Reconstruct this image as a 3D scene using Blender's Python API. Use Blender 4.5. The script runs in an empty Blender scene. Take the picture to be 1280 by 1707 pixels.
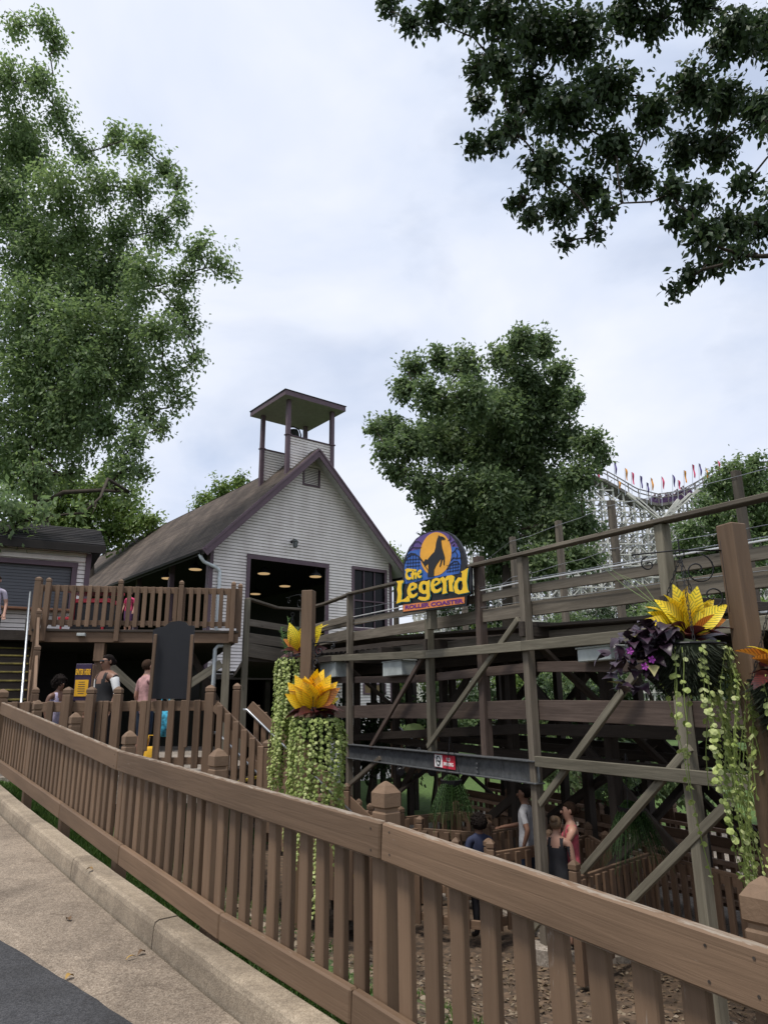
import bpy, bmesh, math, random
import numpy as np
from mathutils import Vector, Matrix, noise as mnoise

SC = bpy.context.scene
COL = SC.collection
R = math.radians
random.seed(7)
RNG = np.random.default_rng(11)

# ------------------------------------------------------------------ camera
F = 1160.0; PIT = R(15.3); ROLL = R(0.57); EYE = 1.6
cam = bpy.data.cameras.new('camera'); cam_o = bpy.data.objects.new('camera', cam); COL.objects.link(cam_o)
cam.sensor_fit = 'VERTICAL'; cam.sensor_height = 36.0; cam.lens = F / 1707.0 * 36.0
cam.clip_start = 0.05; cam.clip_end = 3000
_fw = Vector((0, math.cos(PIT), math.sin(PIT))); _u0 = Vector((0, -math.sin(PIT), math.cos(PIT))); _r0 = Vector((1, 0, 0))
_rt = _r0 * math.cos(ROLL) - _u0 * math.sin(ROLL); _up = _u0 * math.cos(ROLL) + _r0 * math.sin(ROLL)
_m = Matrix((( _rt.x, _up.x, -_fw.x, 0), (_rt.y, _up.y, -_fw.y, 0), (_rt.z, _up.z, -_fw.z, EYE), (0, 0, 0, 1)))
cam_o.matrix_world = _m
SC.camera = cam_o

# ------------------------------------------------------------------ sky, sun, exposure
SUN_EL, SUN_AZ = 67.0, 224.0      # azimuth clockwise from +Y
wd = bpy.data.worlds.new('World'); SC.world = wd; wd.use_nodes = True
nt = wd.node_tree; nt.nodes.clear()
def N(t, typ, **kw):
    n = t.nodes.new(typ)
    for k, v in kw.items(): setattr(n, k, v)
    return n
wo = N(nt, 'ShaderNodeOutputWorld'); bgs = N(nt, 'ShaderNodeBackground'); bgc = N(nt, 'ShaderNodeBackground')
sky = N(nt, 'ShaderNodeTexSky', sky_type='NISHITA', sun_disc=False)
sky.sun_elevation = R(SUN_EL); sky.sun_rotation = R(SUN_AZ); sky.altitude = 200; sky.dust_density = 1.5
nt.links.new(sky.outputs[0], bgs.inputs[0]); bgs.inputs[1].default_value = 0.11
tc = N(nt, 'ShaderNodeTexCoord'); mp = N(nt, 'ShaderNodeMapping'); mp.inputs['Scale'].default_value = (1.0, 1.0, 1.9)
mp.inputs['Rotation'].default_value = (0.25, 0.35, 0.4)
nz = N(nt, 'ShaderNodeTexNoise'); nz.inputs['Scale'].default_value = 2.3; nz.inputs['Detail'].default_value = 7; nz.inputs['Roughness'].default_value = 0.52; nz.inputs['Distortion'].default_value = 0.35
rp = N(nt, 'ShaderNodeValToRGB'); rp.color_ramp.elements[0].position = 0.33; rp.color_ramp.elements[0].color = (0.70, 0.70, 0.70, 1); rp.color_ramp.elements[1].position = 0.47; rp.color_ramp.elements[1].color = (1, 1, 1, 1)
nz2 = N(nt, 'ShaderNodeTexNoise'); nz2.inputs['Scale'].default_value = 2.4; nz2.inputs['Detail'].default_value = 5; nz2.inputs['Distortion'].default_value = 0.3
rp2 = N(nt, 'ShaderNodeValToRGB'); rp2.color_ramp.elements[0].position = 0.36; rp2.color_ramp.elements[0].color = (0.64, 0.715, 0.88, 1); rp2.color_ramp.elements[1].position = 0.64; rp2.color_ramp.elements[1].color = (0.84, 0.87, 0.95, 1)
nt.links.new(tc.outputs['Generated'], mp.inputs[0]); nt.links.new(mp.outputs[0], nz.inputs['Vector']); nt.links.new(mp.outputs[0], nz2.inputs['Vector'])
nt.links.new(nz.outputs[0], rp.inputs[0]); nt.links.new(nz2.outputs[0], rp2.inputs[0]); nt.links.new(rp2.outputs[0], bgc.inputs[0])
bgc.inputs[1].default_value = 0.76
mx = N(nt, 'ShaderNodeMixShader'); nt.links.new(rp.outputs[0], mx.inputs[0]); nt.links.new(bgs.outputs[0], mx.inputs[1]); nt.links.new(bgc.outputs[0], mx.inputs[2]); nt.links.new(mx.outputs[0], wo.inputs[0])

sun = bpy.data.lights.new('sun', 'SUN'); sun.energy = 2.4; sun.angle = R(12); sun.color = (1.0, 0.95, 0.87)
sun_o = bpy.data.objects.new('sun', sun); COL.objects.link(sun_o)
_sd = Vector((math.sin(R(SUN_AZ)) * math.cos(R(SUN_EL)), math.cos(R(SUN_AZ)) * math.cos(R(SUN_EL)), math.sin(R(SUN_EL))))
sun_o.rotation_euler = _sd.to_track_quat('Z', 'Y').to_euler(); sun_o.location = (0, -10, 40)
SC.view_settings.view_transform = 'Standard'; SC.view_settings.look = 'None'; SC.view_settings.gamma = 1; SC.view_settings.exposure = 0.54
SC.view_settings.use_curve_mapping = False
SC.render.engine = 'CYCLES'; SC.cycles.max_bounces = 6; SC.cycles.transparent_max_bounces = 4

# ------------------------------------------------------------------ measuring the place from the photograph
O = Vector((0, 0, EYE))
def ray(x, y): return _fw + _rt * ((x - 640) / F) + _up * ((853.5 - y) / F)
def atY(x, y, Y): d = ray(x, y); return O + d * (Y / d.y)
def atz(x, y, z): d = ray(x, y); return O + d * ((z - EYE) / d.z)
def atpl(x, y, p, n): d = ray(x, y); return O + d * ((Vector(p) - O).dot(n) / d.dot(n))

# ------------------------------------------------------------------ objects
WM = {}
def mk(name, mesh, M=None, parent=None, label=None, cat=None, group=None, kind=None):
    o = bpy.data.objects.new(name, mesh); COL.objects.link(o)
    M = Matrix(M) if M is not None else Matrix.Identity(4)
    WM[o.name] = M
    if parent is not None:
        o.parent = parent; o.matrix_parent_inverse = WM[parent.name].inverted()
    o.matrix_basis = M
    if parent is not None: o.matrix_basis = M
    if label: o['label'] = label
    if cat: o['category'] = cat
    if group: o['group'] = group
    if kind: o['kind'] = kind
    return o
def thing(name, loc, label, cat, group=None):
    return mk(name, None, Matrix.Translation(Vector(loc)), None, label, cat, group)
def mesh_of(verts, faces, mat=None, smooth=False, name='mesh'):
    me = bpy.data.meshes.new(name); me.from_pydata([tuple(v) for v in verts], [], faces); me.update()
    if mat: me.materials.append(mat)
    if smooth:
        me.polygons.foreach_set('use_smooth', [True] * len(me.polygons))
    return me
_BC = {}
def box_mesh(L, w, h, mat, ch=0.006):
    key = (round(L, 4), round(w, 4), round(h, 4), mat.name, ch)
    if key in _BC: return _BC[key]
    a, b, c = L / 2, w / 2, h / 2; ch = min(ch, a * .4, b * .4, c * .4)
    bm = bmesh.new(); bmesh.ops.create_cube(bm, size=1.0)
    for v in bm.verts: v.co = Vector((v.co.x * L, v.co.y * w, v.co.z * h))
    if ch > 0: bmesh.ops.bevel(bm, geom=list(bm.edges), offset=ch, segments=1, affect='EDGES')
    me = bpy.data.meshes.new('box'); bm.to_mesh(me); bm.free(); me.materials.append(mat); _BC[key] = me
    return me
def frame(p0, p1, side=None):
    p0 = Vector(p0); p1 = Vector(p1); x = (p1 - p0).normalized()
    if side is None:
        side = Vector((0, 0, 1)).cross(x) if abs(x.z) < 0.95 else Vector((0, 1, 0))
    y = Vector(side); y = (y - x * y.dot(x)).normalized(); z = x.cross(y)
    M = Matrix.Identity(4)
    for i in range(3): M[i][0] = x[i]; M[i][1] = y[i]; M[i][2] = z[i]; M[i][3] = (p0[i] + p1[i]) / 2
    return M, (p1 - p0).length
def beam(name, p0, p1, w, h, mat, parent=None, side=None, ch=0.006, **kw):
    """a board from p0 to p1; w across (along side), h the other way"""
    M, L = frame(p0, p1, side)
    return mk(name, box_mesh(L, w, h, mat, ch), M, parent, **kw)
class MB:
    """collects geometry for one mesh"""
    def __init__(s): s.v = []; s.f = []; s.mi = []
    def add(s, vs, fs, mi=0):
        n = len(s.v); s.v.extend([tuple(v) for v in vs]); s.f.extend([tuple(i + n for i in f) for f in fs]); s.mi.extend([mi] * len(fs))
    def box(s, c, d, M=None, mi=0):
        x, y, z = d[0] / 2, d[1] / 2, d[2] / 2; vs = []
        for sx, sy, sz in ((-1,-1,-1),(1,-1,-1),(1,1,-1),(-1,1,-1),(-1,-1,1),(1,-1,1),(1,1,1),(-1,1,1)):
            v = Vector((sx * x, sy * y, sz * z))
            if M is not None: v = M @ v
            vs.append(v + Vector(c))
        s.add(vs, [(0,3,2,1),(4,5,6,7),(0,1,5,4),(1,2,6,5),(2,3,7,6),(3,0,4,7)], mi)
    def bar(s, p0, p1, w, h, side=None, mi=0):
        M, L = frame(p0, p1, side); s.box(M.translation, (L, w, h), M.to_3x3(), mi)
    def tube(s, pts, r, n=8, mi=0, cap=True):
        pts = [Vector(p) for p in pts]; k = len(pts); rs = r if hasattr(r, '__len__') else [r] * k
        vs = []; fs = []; prev = None
        for i, p in enumerate(pts):
            d = (pts[min(i + 1, k - 1)] - pts[max(i - 1, 0)]).normalized()
            if prev is None:
                a = Vector((0, 0, 1)).cross(d) if abs(d.z) < .9 else Vector((1, 0, 0)).cross(d)
            else: a = prev - d * prev.dot(d)
            a.normalize(); prev = a; b = d.cross(a)
            for j in range(n):
                t = 2 * math.pi * j / n; vs.append(p + (a * math.cos(t) + b * math.sin(t)) * rs[i])
        for i in range(k - 1):
            for j in range(n): fs.append((i*n + j, i*n + (j+1) % n, (i+1)*n + (j+1) % n, (i+1)*n + j))
        if cap: fs.append(tuple(range(n - 1, -1, -1))); fs.append(tuple((k-1)*n + j for j in range(n)))
        s.add(vs, fs, mi)
    def lathe(s, prof, n=16, M=None, mi=0):
        vs = []; fs = []
        for r_, z_ in prof:
            for j in range(n):
                t = 2 * math.pi * j / n; v = Vector((r_ * math.cos(t), r_ * math.sin(t), z_)); vs.append(M @ v if M is not None else v)
        for i in range(len(prof) - 1):
            for j in range(n): fs.append((i*n + j, i*n + (j+1) % n, (i+1)*n + (j+1) % n, (i+1)*n + j))
        fs.append(tuple(range(n - 1, -1, -1))); fs.append(tuple((len(prof)-1)*n + j for j in range(n)))
        s.add(vs, fs, mi)
    def prism(s, poly, y0, y1, mi=0):
        n = len(poly); vs = [(x, y0, z) for x, z in poly] + [(x, y1, z) for x, z in poly]
        fs = [tuple(range(n)), tuple(range(2*n - 1, n - 1, -1))] + [(i, i + n, (i+1) % n + n, (i+1) % n) for i in range(n)]
        s.add(vs, fs, mi)
    def build(s, name, mats, M=None, parent=None, smooth=False, **kw):
        if not isinstance(mats, (list, tuple)): mats = [mats]
        me = bpy.data.meshes.new(name); me.from_pydata(s.v, [], s.f)
        for m in mats: me.materials.append(m)
        if len(mats) > 1: me.polygons.foreach_set('material_index', s.mi)
        if smooth: me.polygons.foreach_set('use_smooth', [True] * len(me.polygons))
        me.update()
        return mk(name, me, M, parent, **kw)
def curve_mesh(polys, depth, mat, bevel=0.0):
    """flat outline(s) with holes in XZ, extruded along Y (faces -Y first)"""
    cu = bpy.data.curves.new('outline', 'CURVE'); cu.dimensions = '2D'; cu.fill_mode = 'BOTH'; cu.extrude = depth / 2; cu.bevel_depth = bevel
    for p in polys:
        sp = cu.splines.new('POLY'); sp.points.add(len(p) - 1); sp.use_cyclic_u = True
        for i, (x, y) in enumerate(p): sp.points[i].co = (x, y, 0, 1)
    return _curve_to_mesh(cu, mat)
def _curve_to_mesh(cu, mat):
    ob = bpy.data.objects.new('tmp', cu); COL.objects.link(ob); bpy.context.view_layer.update()
    me = bpy.data.meshes.new_from_object(ob.evaluated_get(bpy.context.evaluated_depsgraph_get()))
    COL.objects.unlink(ob); bpy.data.objects.remove(ob)
    me.materials.clear(); me.materials.append(mat)
    return me
def text_mesh(body, size, mat, depth=0.004, align='CENTER', sx=1.0, bold=0.0):
    cu = bpy.data.curves.new('text', 'FONT'); cu.body = body; cu.size = size; cu.extrude = depth / 2; cu.align_x = align; cu.align_y = 'CENTER'; cu.offset = bold
    me = _curve_to_mesh(cu, mat)
    if sx != 1.0:
        for v in me.vertices: v.co.x *= sx
    return me
def plane_M(org, xdir, zdir=Vector((0, 0, 1))):
    """matrix whose local X,Y lie in a vertical plane (x along xdir, y up), local Z out of it"""
    x = Vector(xdir).normalized(); y = (Vector(zdir) - x * Vector(zdir).dot(x)).normalized(); z = x.cross(y)
    M = Matrix.Identity(4)
    for i in range(3): M[i][0] = x[i]; M[i][1] = y[i]; M[i][2] = z[i]; M[i][3] = org[i]
    return M
def smoothstep(a, b, x):
    t = max(0.0, min(1.0, (x - a) / (b - a))); return t * t * (3 - 2 * t)

# ------------------------------------------------------------------ materials
def _mat(name):
    m = bpy.data.materials.new(name); m.use_nodes = True; t = m.node_tree; t.nodes.clear()
    o = N(t, 'ShaderNodeOutputMaterial'); b = N(t, 'ShaderNodeBsdfPrincipled'); t.links.new(b.outputs[0], o.inputs[0])
    return m, t, b, o
def ramp(t, src, stops):
    r = N(t, 'ShaderNodeValToRGB'); el = r.color_ramp.elements
    while len(el) < len(stops): el.new(0.5)
    for e, (p, c) in zip(el, stops): e.position = p; e.color = (c[0], c[1], c[2], 1)
    t.links.new(src, r.inputs[0]); return r.outputs[0]
def noise(t, vec, scale, detail=4, rough=0.55, dist=0.0):
    n = N(t, 'ShaderNodeTexNoise'); n.inputs['Scale'].default_value = scale; n.inputs['Detail'].default_value = detail; n.inputs['Roughness'].default_value = rough; n.inputs['Distortion'].default_value = dist
    if vec is not None: t.links.new(vec, n.inputs['Vector'])
    return n.outputs[0]
def mixc(t, a, b, fac, mode='MIX'):
    m = N(t, 'ShaderNodeMix', data_type='RGBA', blend_type=mode)
    for sock, v in ((m.inputs[6], a), (m.inputs[7], b)):
        if isinstance(v, (tuple, list)): sock.default_value = (v[0], v[1], v[2], 1)
        else: t.links.new(v, sock)
    if isinstance(fac, float): m.inputs[0].default_value = fac
    else: t.links.new(fac, m.inputs[0])
    return m.outputs[2]
def bump(t, b, h, strength=0.3, dist=0.01):
    n = N(t, 'ShaderNodeBump'); n.inputs['Strength'].default_value = strength; n.inputs['Distance'].default_value = dist
    t.links.new(h, n.inputs['Height']); t.links.new(n.outputs[0], b.inputs['Normal'])
def coords(t, scale=(1, 1, 1), kind='Object', rnd=True):
    tc = N(t, 'ShaderNodeTexCoord'); v = tc.outputs[kind]
    if rnd:
        oi = N(t, 'ShaderNodeObjectInfo'); mu = N(t, 'ShaderNodeMath', operation='MULTIPLY'); mu.inputs[1].default_value = 37.0
        t.links.new(oi.outputs['Random'], mu.inputs[0]); ad = N(t, 'ShaderNodeVectorMath', operation='ADD'); t.links.new(v, ad.inputs[0]); t.links.new(mu.outputs[0], ad.inputs[1]); v = ad.outputs[0]
    mp = N(t, 'ShaderNodeMapping'); mp.inputs['Scale'].default_value = scale; t.links.new(v, mp.inputs[0])
    return mp.outputs[0]
def objrand(t): return N(t, 'ShaderNodeObjectInfo').outputs['Random']
def plain(name, c, rough=0.6, metal=0.0, vary=0.12, scale=6.0, spec=0.4, emit=0.0):
    m, t, b, o = _mat(name); v = coords(t)
    n = noise(t, v, scale, 4); lo = tuple(x * (1 - vary) for x in c); hi = tuple(min(1, x * (1 + vary)) for x in c)
    t.links.new(ramp(t, n, [(0.3, lo), (0.7, hi)]), b.inputs['Base Color'])
    b.inputs['Roughness'].default_value = rough; b.inputs['Metallic'].default_value = metal; b.inputs['Specular IOR Level'].default_value = spec
    if emit: b.inputs['Emission Color'].default_value = (c[0], c[1], c[2], 1); b.inputs['Emission Strength'].default_value = emit
    return m
def wood(name, dark, mid, light, wear=None, wearpos=0.62, rough=0.75, grain=(1.2, 28, 28), bmp=0.25, knots=True, streak=0.5, edge=0.0):
    """boards run along local X; grain is stretched along X, each board has its own tone"""
    m, t, b, o = _mat(name); v = coords(t, grain); g = noise(t, v, 1.6, 6, 0.6, 0.6)
    col = ramp(t, g, [(0.28, dark), (0.5, mid), (0.75, light)])
    gb = noise(t, coords(t, (grain[0] * .45, grain[1] * .32, grain[2] * .32)), 1.3, 5, 0.65, 0.9)
    col = mixc(t, col, ramp(t, gb, [(0.34, tuple(x * .55 for x in mid)), (0.5, mid), (0.68, tuple(min(1, x * 1.1) for x in light))]), streak)
    v2 = coords(t, (0.7, 2.5, 2.5)); big = noise(t, v2, 1.5, 4)
    col = mixc(t, col, ramp(t, big, [(0.3, tuple(x * .62 for x in mid)), (0.65, tuple(min(1, x * 1.25) for x in mid))]), 0.45)
    hs = N(t, 'ShaderNodeHueSaturation'); mr = N(t, 'ShaderNodeMapRange'); mr.inputs[3].default_value = 0.8; mr.inputs[4].default_value = 1.18
    t.links.new(objrand(t), mr.inputs[0]); t.links.new(mr.outputs[0], hs.inputs['Value']); t.links.new(col, hs.inputs['Color']); col = hs.outputs[0]
    if wear:
        vw = coords(t, (2.2, 14, 14)); w_ = noise(t, vw, 2.2, 6, 0.7, 0.4)
        mrw = N(t, 'ShaderNodeMapRange'); mrw.inputs[1].default_value = wearpos; mrw.inputs[2].default_value = wearpos + 0.06; t.links.new(w_, mrw.inputs[0])
        col = mixc(t, col, wear, mrw.outputs[0])
    if edge:      # paint peeled along the upper and lower arris of the wide rails
        tce = N(t, 'ShaderNodeTexCoord'); se = N(t, 'ShaderNodeSeparateXYZ'); t.links.new(tce.outputs['Object'], se.inputs[0]); ae = N(t, 'ShaderNodeMath', operation='ABSOLUTE'); t.links.new(se.outputs[2], ae.inputs[0])
        ne = noise(t, coords(t, (5, 30, 30)), 2.0, 6, .7); me_ = N(t, 'ShaderNodeMath', operation='MULTIPLY_ADD'); me_.inputs[1].default_value = .034; t.links.new(ne, me_.inputs[0]); t.links.new(ae.outputs[0], me_.inputs[2])
        mre = N(t, 'ShaderNodeMapRange'); mre.inputs[1].default_value = edge + .0145; mre.inputs[2].default_value = edge + .0185; t.links.new(me_.outputs[0], mre.inputs[0]); col = mixc(t, col, (0.27, 0.225, 0.18), mre.outputs[0])
    if knots:
        vo = N(t, 'ShaderNodeTexVoronoi'); vo.inputs['Scale'].default_value = 1.0; vk = coords(t, (1.6, 6, 6)); t.links.new(vk, vo.inputs['Vector'])
        mk_ = N(t, 'ShaderNodeMapRange'); mk_.inputs[1].default_value = 0.05; mk_.inputs[2].default_value = 0.10; mk_.inputs[3].default_value = 0.6; mk_.inputs[4].default_value = 0.0
        t.links.new(vo.outputs['Distance'], mk_.inputs[0]); col = mixc(t, col, tuple(x * .45 for x in dark), mk_.outputs[0])
    t.links.new(col, b.inputs['Base Color']); b.inputs['Roughness'].default_value = rough; b.inputs['Specular IOR Level'].default_value = 0.3
    bump(t, b, g, bmp, 0.006)
    return m
def leafmat(name, c1, c2, c3, transl=0.35, rough=0.5):
    m, t, b, o = _mat(name); gi = N(t, 'ShaderNodeNewGeometry'); tc_ = N(t, 'ShaderNodeTexCoord')
    n = noise(t, tc_.outputs['Object'], 0.45, 3); ad = N(t, 'ShaderNodeMath', operation='MULTIPLY_ADD'); ad.inputs[1].default_value = 0.45
    t.links.new(gi.outputs['Random Per Island'], ad.inputs[0]); mu = N(t, 'ShaderNodeMath', operation='MULTIPLY'); mu.inputs[1].default_value = 0.6; t.links.new(n, mu.inputs[0]); t.links.new(mu.outputs[0], ad.inputs[2])
    col = ramp(t, ad.outputs[0], [(0.2, c1), (0.5, c2), (0.85, c3)])
    t.links.new(col, b.inputs['Base Color']); b.inputs['Roughness'].default_value = rough; b.inputs['Specular IOR Level'].default_value = 0.35
    tr = N(t, 'ShaderNodeBsdfTranslucent'); t.links.new(mixc(t, col, (0.9, 1.0, 0.35), 0.35, 'MULTIPLY'), tr.inputs[0])
    ms = N(t, 'ShaderNodeMixShader'); ms.inputs[0].default_value = transl; t.links.new(b.outputs[0], ms.inputs[1]); t.links.new(tr.outputs[0], ms.inputs[2]); t.links.new(ms.outputs[0], o.inputs[0])
    return m
M = {}
M['brown'] = wood('brown_painted_wood', (0.108, 0.067, 0.041), (0.152, 0.097, 0.060), (0.190, 0.124, 0.079), wear=(0.24, 0.19, 0.15), wearpos=0.665, rough=0.62, bmp=0.4, knots=False, streak=0.42, edge=0.071)
M['brownp'] = wood('brown_painted_post', (0.108, 0.067, 0.041), (0.152, 0.097, 0.060), (0.190, 0.124, 0.079), wear=(0.25, 0.20, 0.155), wearpos=0.72, rough=0.62, bmp=0.4, knots=False, streak=0.42)
M['brown2'] = wood('old_brown_wood', (0.095, 0.059, 0.037), (0.15, 0.095, 0.061), (0.205, 0.135, 0.09), wear=(0.24, 0.19, 0.14), wearpos=0.71, rough=0.7, bmp=0.3)
M['greywood'] = wood('weathered_timber', (0.042, 0.034, 0.026), (0.115, 0.097, 0.076), (0.27, 0.235, 0.188), rough=0.85, bmp=0.45)
M['greywood2'] = wood('greenish_timber', (0.050, 0.043, 0.031), (0.138, 0.124, 0.093), (0.29, 0.262, 0.20), rough=0.85, bmp=0.45)
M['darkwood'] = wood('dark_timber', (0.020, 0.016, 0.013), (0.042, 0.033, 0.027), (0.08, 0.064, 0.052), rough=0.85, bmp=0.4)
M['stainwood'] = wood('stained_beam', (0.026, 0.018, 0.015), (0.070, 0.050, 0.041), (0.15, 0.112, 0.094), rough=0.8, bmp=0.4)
M['purple'] = plain('purple_trim_paint', (0.108, 0.070, 0.088), 0.6, vary=0.14, scale=3)
M['white'] = plain('white_paint', (0.72, 0.72, 0.72), 0.5, vary=0.06)
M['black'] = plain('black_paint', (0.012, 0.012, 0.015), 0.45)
M['board'] = plain('black_board_paint', (0.008, 0.008, 0.012), 0.55)
M['steel'] = plain('galvanised_steel', (0.42, 0.44, 0.46), 0.35, 0.8, vary=0.15, scale=9)
M['iron'] = plain('black_wrought_iron', (0.016, 0.016, 0.018), 0.45, 0.5)
M['dark'] = plain('dark_boards_and_shade', (0.018, 0.015, 0.013), 0.85)  # near-black: shade below the deck put into the colour; also dark trim and interiors
M['glassdark'] = plain('dark_glass', (0.012, 0.012, 0.014), 0.25, spec=0.15)
M['bark'] = wood('bark', (0.03, 0.024, 0.018), (0.06, 0.048, 0.037), (0.10, 0.082, 0.064), rough=0.95, grain=(6, 6, 2), bmp=0.8)
M['whitewood'] = plain('white_coaster_timber', (0.50, 0.49, 0.46), 0.7, vary=0.2, scale=1.0)
M['lamp'] = plain('lamp_glow', (0.75, 0.50, 0.25), 0.5, emit=0.42)
def _siding():
    m, t, b, o = _mat('cream_siding'); v = coords(t, (0.5, 0.5, 6), rnd=False); n = noise(t, v, 2.0, 6, 0.6); v2 = coords(t, (1, 1, 0.22), rnd=False); n2 = noise(t, v2, 1.3, 5, 0.65)
    c = ramp(t, n, [(0.3, (0.70, 0.65, 0.62)), (0.7, (0.80, 0.75, 0.715))]); c = mixc(t, c, ramp(t, n2, [(0.35, (0.66, 0.63, 0.61)), (0.6, (1, 1, 1))]), 0.55, 'MULTIPLY')
    t.links.new(c, b.inputs['Base Color']); b.inputs['Roughness'].default_value = 0.6; return m
M['siding'] = _siding()
def _shingle(name, a, b_, c):
    m, t, b, o = _mat(name); v = coords(t, (1, 1, 1), rnd=False); n = noise(t, v, 5.0, 6, 0.7); n2 = noise(t, coords(t, (0.9, 0.15, 0.15), rnd=False), 2.2, 5)
    col = ramp(t, n, [(0.3, a), (0.55, b_), (0.75, c)]); col = mixc(t, col, ramp(t, n2, [(0.38, (0.42, 0.40, 0.40)), (0.62, (1, 1, 1))]), 0.8, 'MULTIPLY')
    gi = N(t, 'ShaderNodeNewGeometry'); col = mixc(t, col, ramp(t, gi.outputs['Random Per Island'], [(0, (0.72, 0.7, 0.7)), (1, (1.15, 1.15, 1.15))]), 1.0, 'MULTIPLY')
    t.links.new(col, b.inputs['Base Color']); b.inputs['Roughness'].default_value = 0.95; bump(t, b, n, 0.4, 0.01); return m
M['shingle'] = _shingle('brown_shingle', (0.075, 0.056, 0.045), (0.115, 0.088, 0.072), (0.16, 0.125, 0.105))
M['shingle_dark'] = _shingle('charcoal_shingle', (0.010, 0.009, 0.010), (0.017, 0.015, 0.017), (0.028, 0.026, 0.028))
def _ground():
    m, t, b, o = _mat('leaf_litter_and_grass'); v = coords(t, rnd=False)
    n = noise(t, v, 3.0, 8, 0.7); d = ramp(t, n, [(0.25, (0.05, 0.035, 0.022)), (0.5, (0.10, 0.072, 0.05)), (0.72, (0.17, 0.13, 0.095))])
    vo = N(t, 'ShaderNodeTexVoronoi'); vo.inputs['Scale'].default_value = 16; t.links.new(v, vo.inputs['Vector'])
    d = mixc(t, d, ramp(t, vo.outputs['Color'], [(0.3, (0.5, 0.45, 0.4)), (0.8, (1.4, 1.25, 1.1))]), 0.8, 'MULTIPLY')
    g = ramp(t, noise(t, v, 9.0, 6, 0.7), [(0.3, (0.03, 0.06, 0.012)), (0.7, (0.10, 0.17, 0.035))])
    at = N(t, 'ShaderNodeAttribute', attribute_name='lawn'); ad = N(t, 'ShaderNodeMath', operation='ADD'); nn = N(t, 'ShaderNodeMath', operation='MULTIPLY_ADD'); nn.inputs[1].default_value = 1.6; nn.inputs[2].default_value = -0.8
    t.links.new(noise(t, v, 1.4, 5, 0.65), nn.inputs[0]); t.links.new(at.outputs['Fac'], ad.inputs[0]); t.links.new(nn.outputs[0], ad.inputs[1])
    mr = N(t, 'ShaderNodeMapRange'); mr.inputs[1].default_value = 0.4; mr.inputs[2].default_value = 0.6; t.links.new(ad.outputs[0], mr.inputs[0])
    t.links.new(mixc(t, d, g, mr.outputs[0]), b.inputs['Base Color']); b.inputs['Roughness'].default_value = 0.95; bump(t, b, n, 0.8, 0.04); return m
M['ground'] = _ground()
def _aggregate(name, a, b_, c, sc=90, bs=0.5, stain=True):
    m, t, b, o = _mat(name); v = coords(t, rnd=False); vo = N(t, 'ShaderNodeTexVoronoi'); vo.inputs['Scale'].default_value = sc; t.links.new(v, vo.inputs['Vector'])
    col = ramp(t, vo.outputs['Color'], [(0.15, a), (0.5, b_), (0.9, c)]); col = mixc(t, col, ramp(t, noise(t, v, 1.1, 7, 0.72, 0.8), [(0.36, (0.55, 0.53, 0.51)), (0.6, (1.08, 1.07, 1.05))]), 0.9, 'MULTIPLY')
    col = mixc(t, col, ramp(t, noise(t, v, 30, 4, 0.7), [(0.3, (0.7, 0.7, 0.7)), (0.7, (1.15, 1.15, 1.15))]), 0.7, 'MULTIPLY')
    if stain:
        w_ = noise(t, v, 3.5, 3, 0.5, 1.2); col = mixc(t, col, ramp(t, w_, [(0.30, (0.55, 0.52, 0.5)), (0.36, (1, 1, 1))]), 0.6, 'MULTIPLY')
    t.links.new(col, b.inputs['Base Color']); b.inputs['Roughness'].default_value = 0.9; bump(t, b, vo.outputs['Distance'], bs, 0.004); return m
M['concrete'] = _aggregate('exposed_aggregate_concrete', (0.165, 0.128, 0.095), (0.26, 0.208, 0.158), (0.39, 0.325, 0.258), 170)
M['kerb'] = _aggregate('kerb_concrete', (0.25, 0.20, 0.145), (0.33, 0.27, 0.20), (0.42, 0.35, 0.265), 190, 0.25, False)
M['asphalt'] = _aggregate('asphalt', (0.026, 0.027, 0.03), (0.045, 0.046, 0.051), (0.075, 0.075, 0.08), 160, 0.5)
M['walk'] = _aggregate('queue_concrete', (0.20, 0.17, 0.14), (0.28, 0.245, 0.21), (0.36, 0.32, 0.28), 50, 0.2)
M['plank'] = wood('walkway_plank', (0.03, 0.024, 0.019), (0.055, 0.044, 0.036), (0.09, 0.073, 0.06), rough=0.9)
# ------------------------------------------------------------------ the ground, path and kerb
TD = Vector((-.62, .78, 0)).normalized(); QD = Vector((.78, .62, 0)).normalized(); FP = Vector((0, 3.0, 0))
def TQ(t, q, z): v = FP + TD * t + QD * q; return Vector((v.x, v.y, z))
def lerp(x, xs, ys): return float(np.interp(x, xs, ys))
def rail_z(t): return 1.03 - .075 * (-1.44 - t) * 1.0 if t < -1.44 else lerp(t, [-1.44, .02, 3.2, 7.6, 12], [1.03, 1.14, 1.27, 1.64, 1.9])
def brail_z(t): return lerp(t, [-3, -1.4, .3, 1.4, 3, 4.6, 7.35, 12], [.17, .28, .38, .41, .52, .64, .85, 1.1])   # underside of the bottom rail
def kerb_z(t): return lerp(t, [-6, -3, .3, 1.2, 3.1, 5.5, 6.2, 8, 14], [.05, .17, .365, .385, .465, .60, .65, .78, 1.15])
def path_z(t): return kerb_z(t) - .13
QZ = -1.35
def ground_z(x, y):
    v = Vector((x, y, 0)) - FP; t = v.dot(TD); q = v.dot(QD)
    w = smoothstep(0.0, 4.2, q); zt = path_z(max(-6, min(t, 11))) - .06
    if q < 0: return zt - .05
    z = zt * (1 - w) + QZ * w
    return z + .05 * mnoise.noise(Vector((x * .6, y * .6, 3))) * min(1, q)
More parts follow.
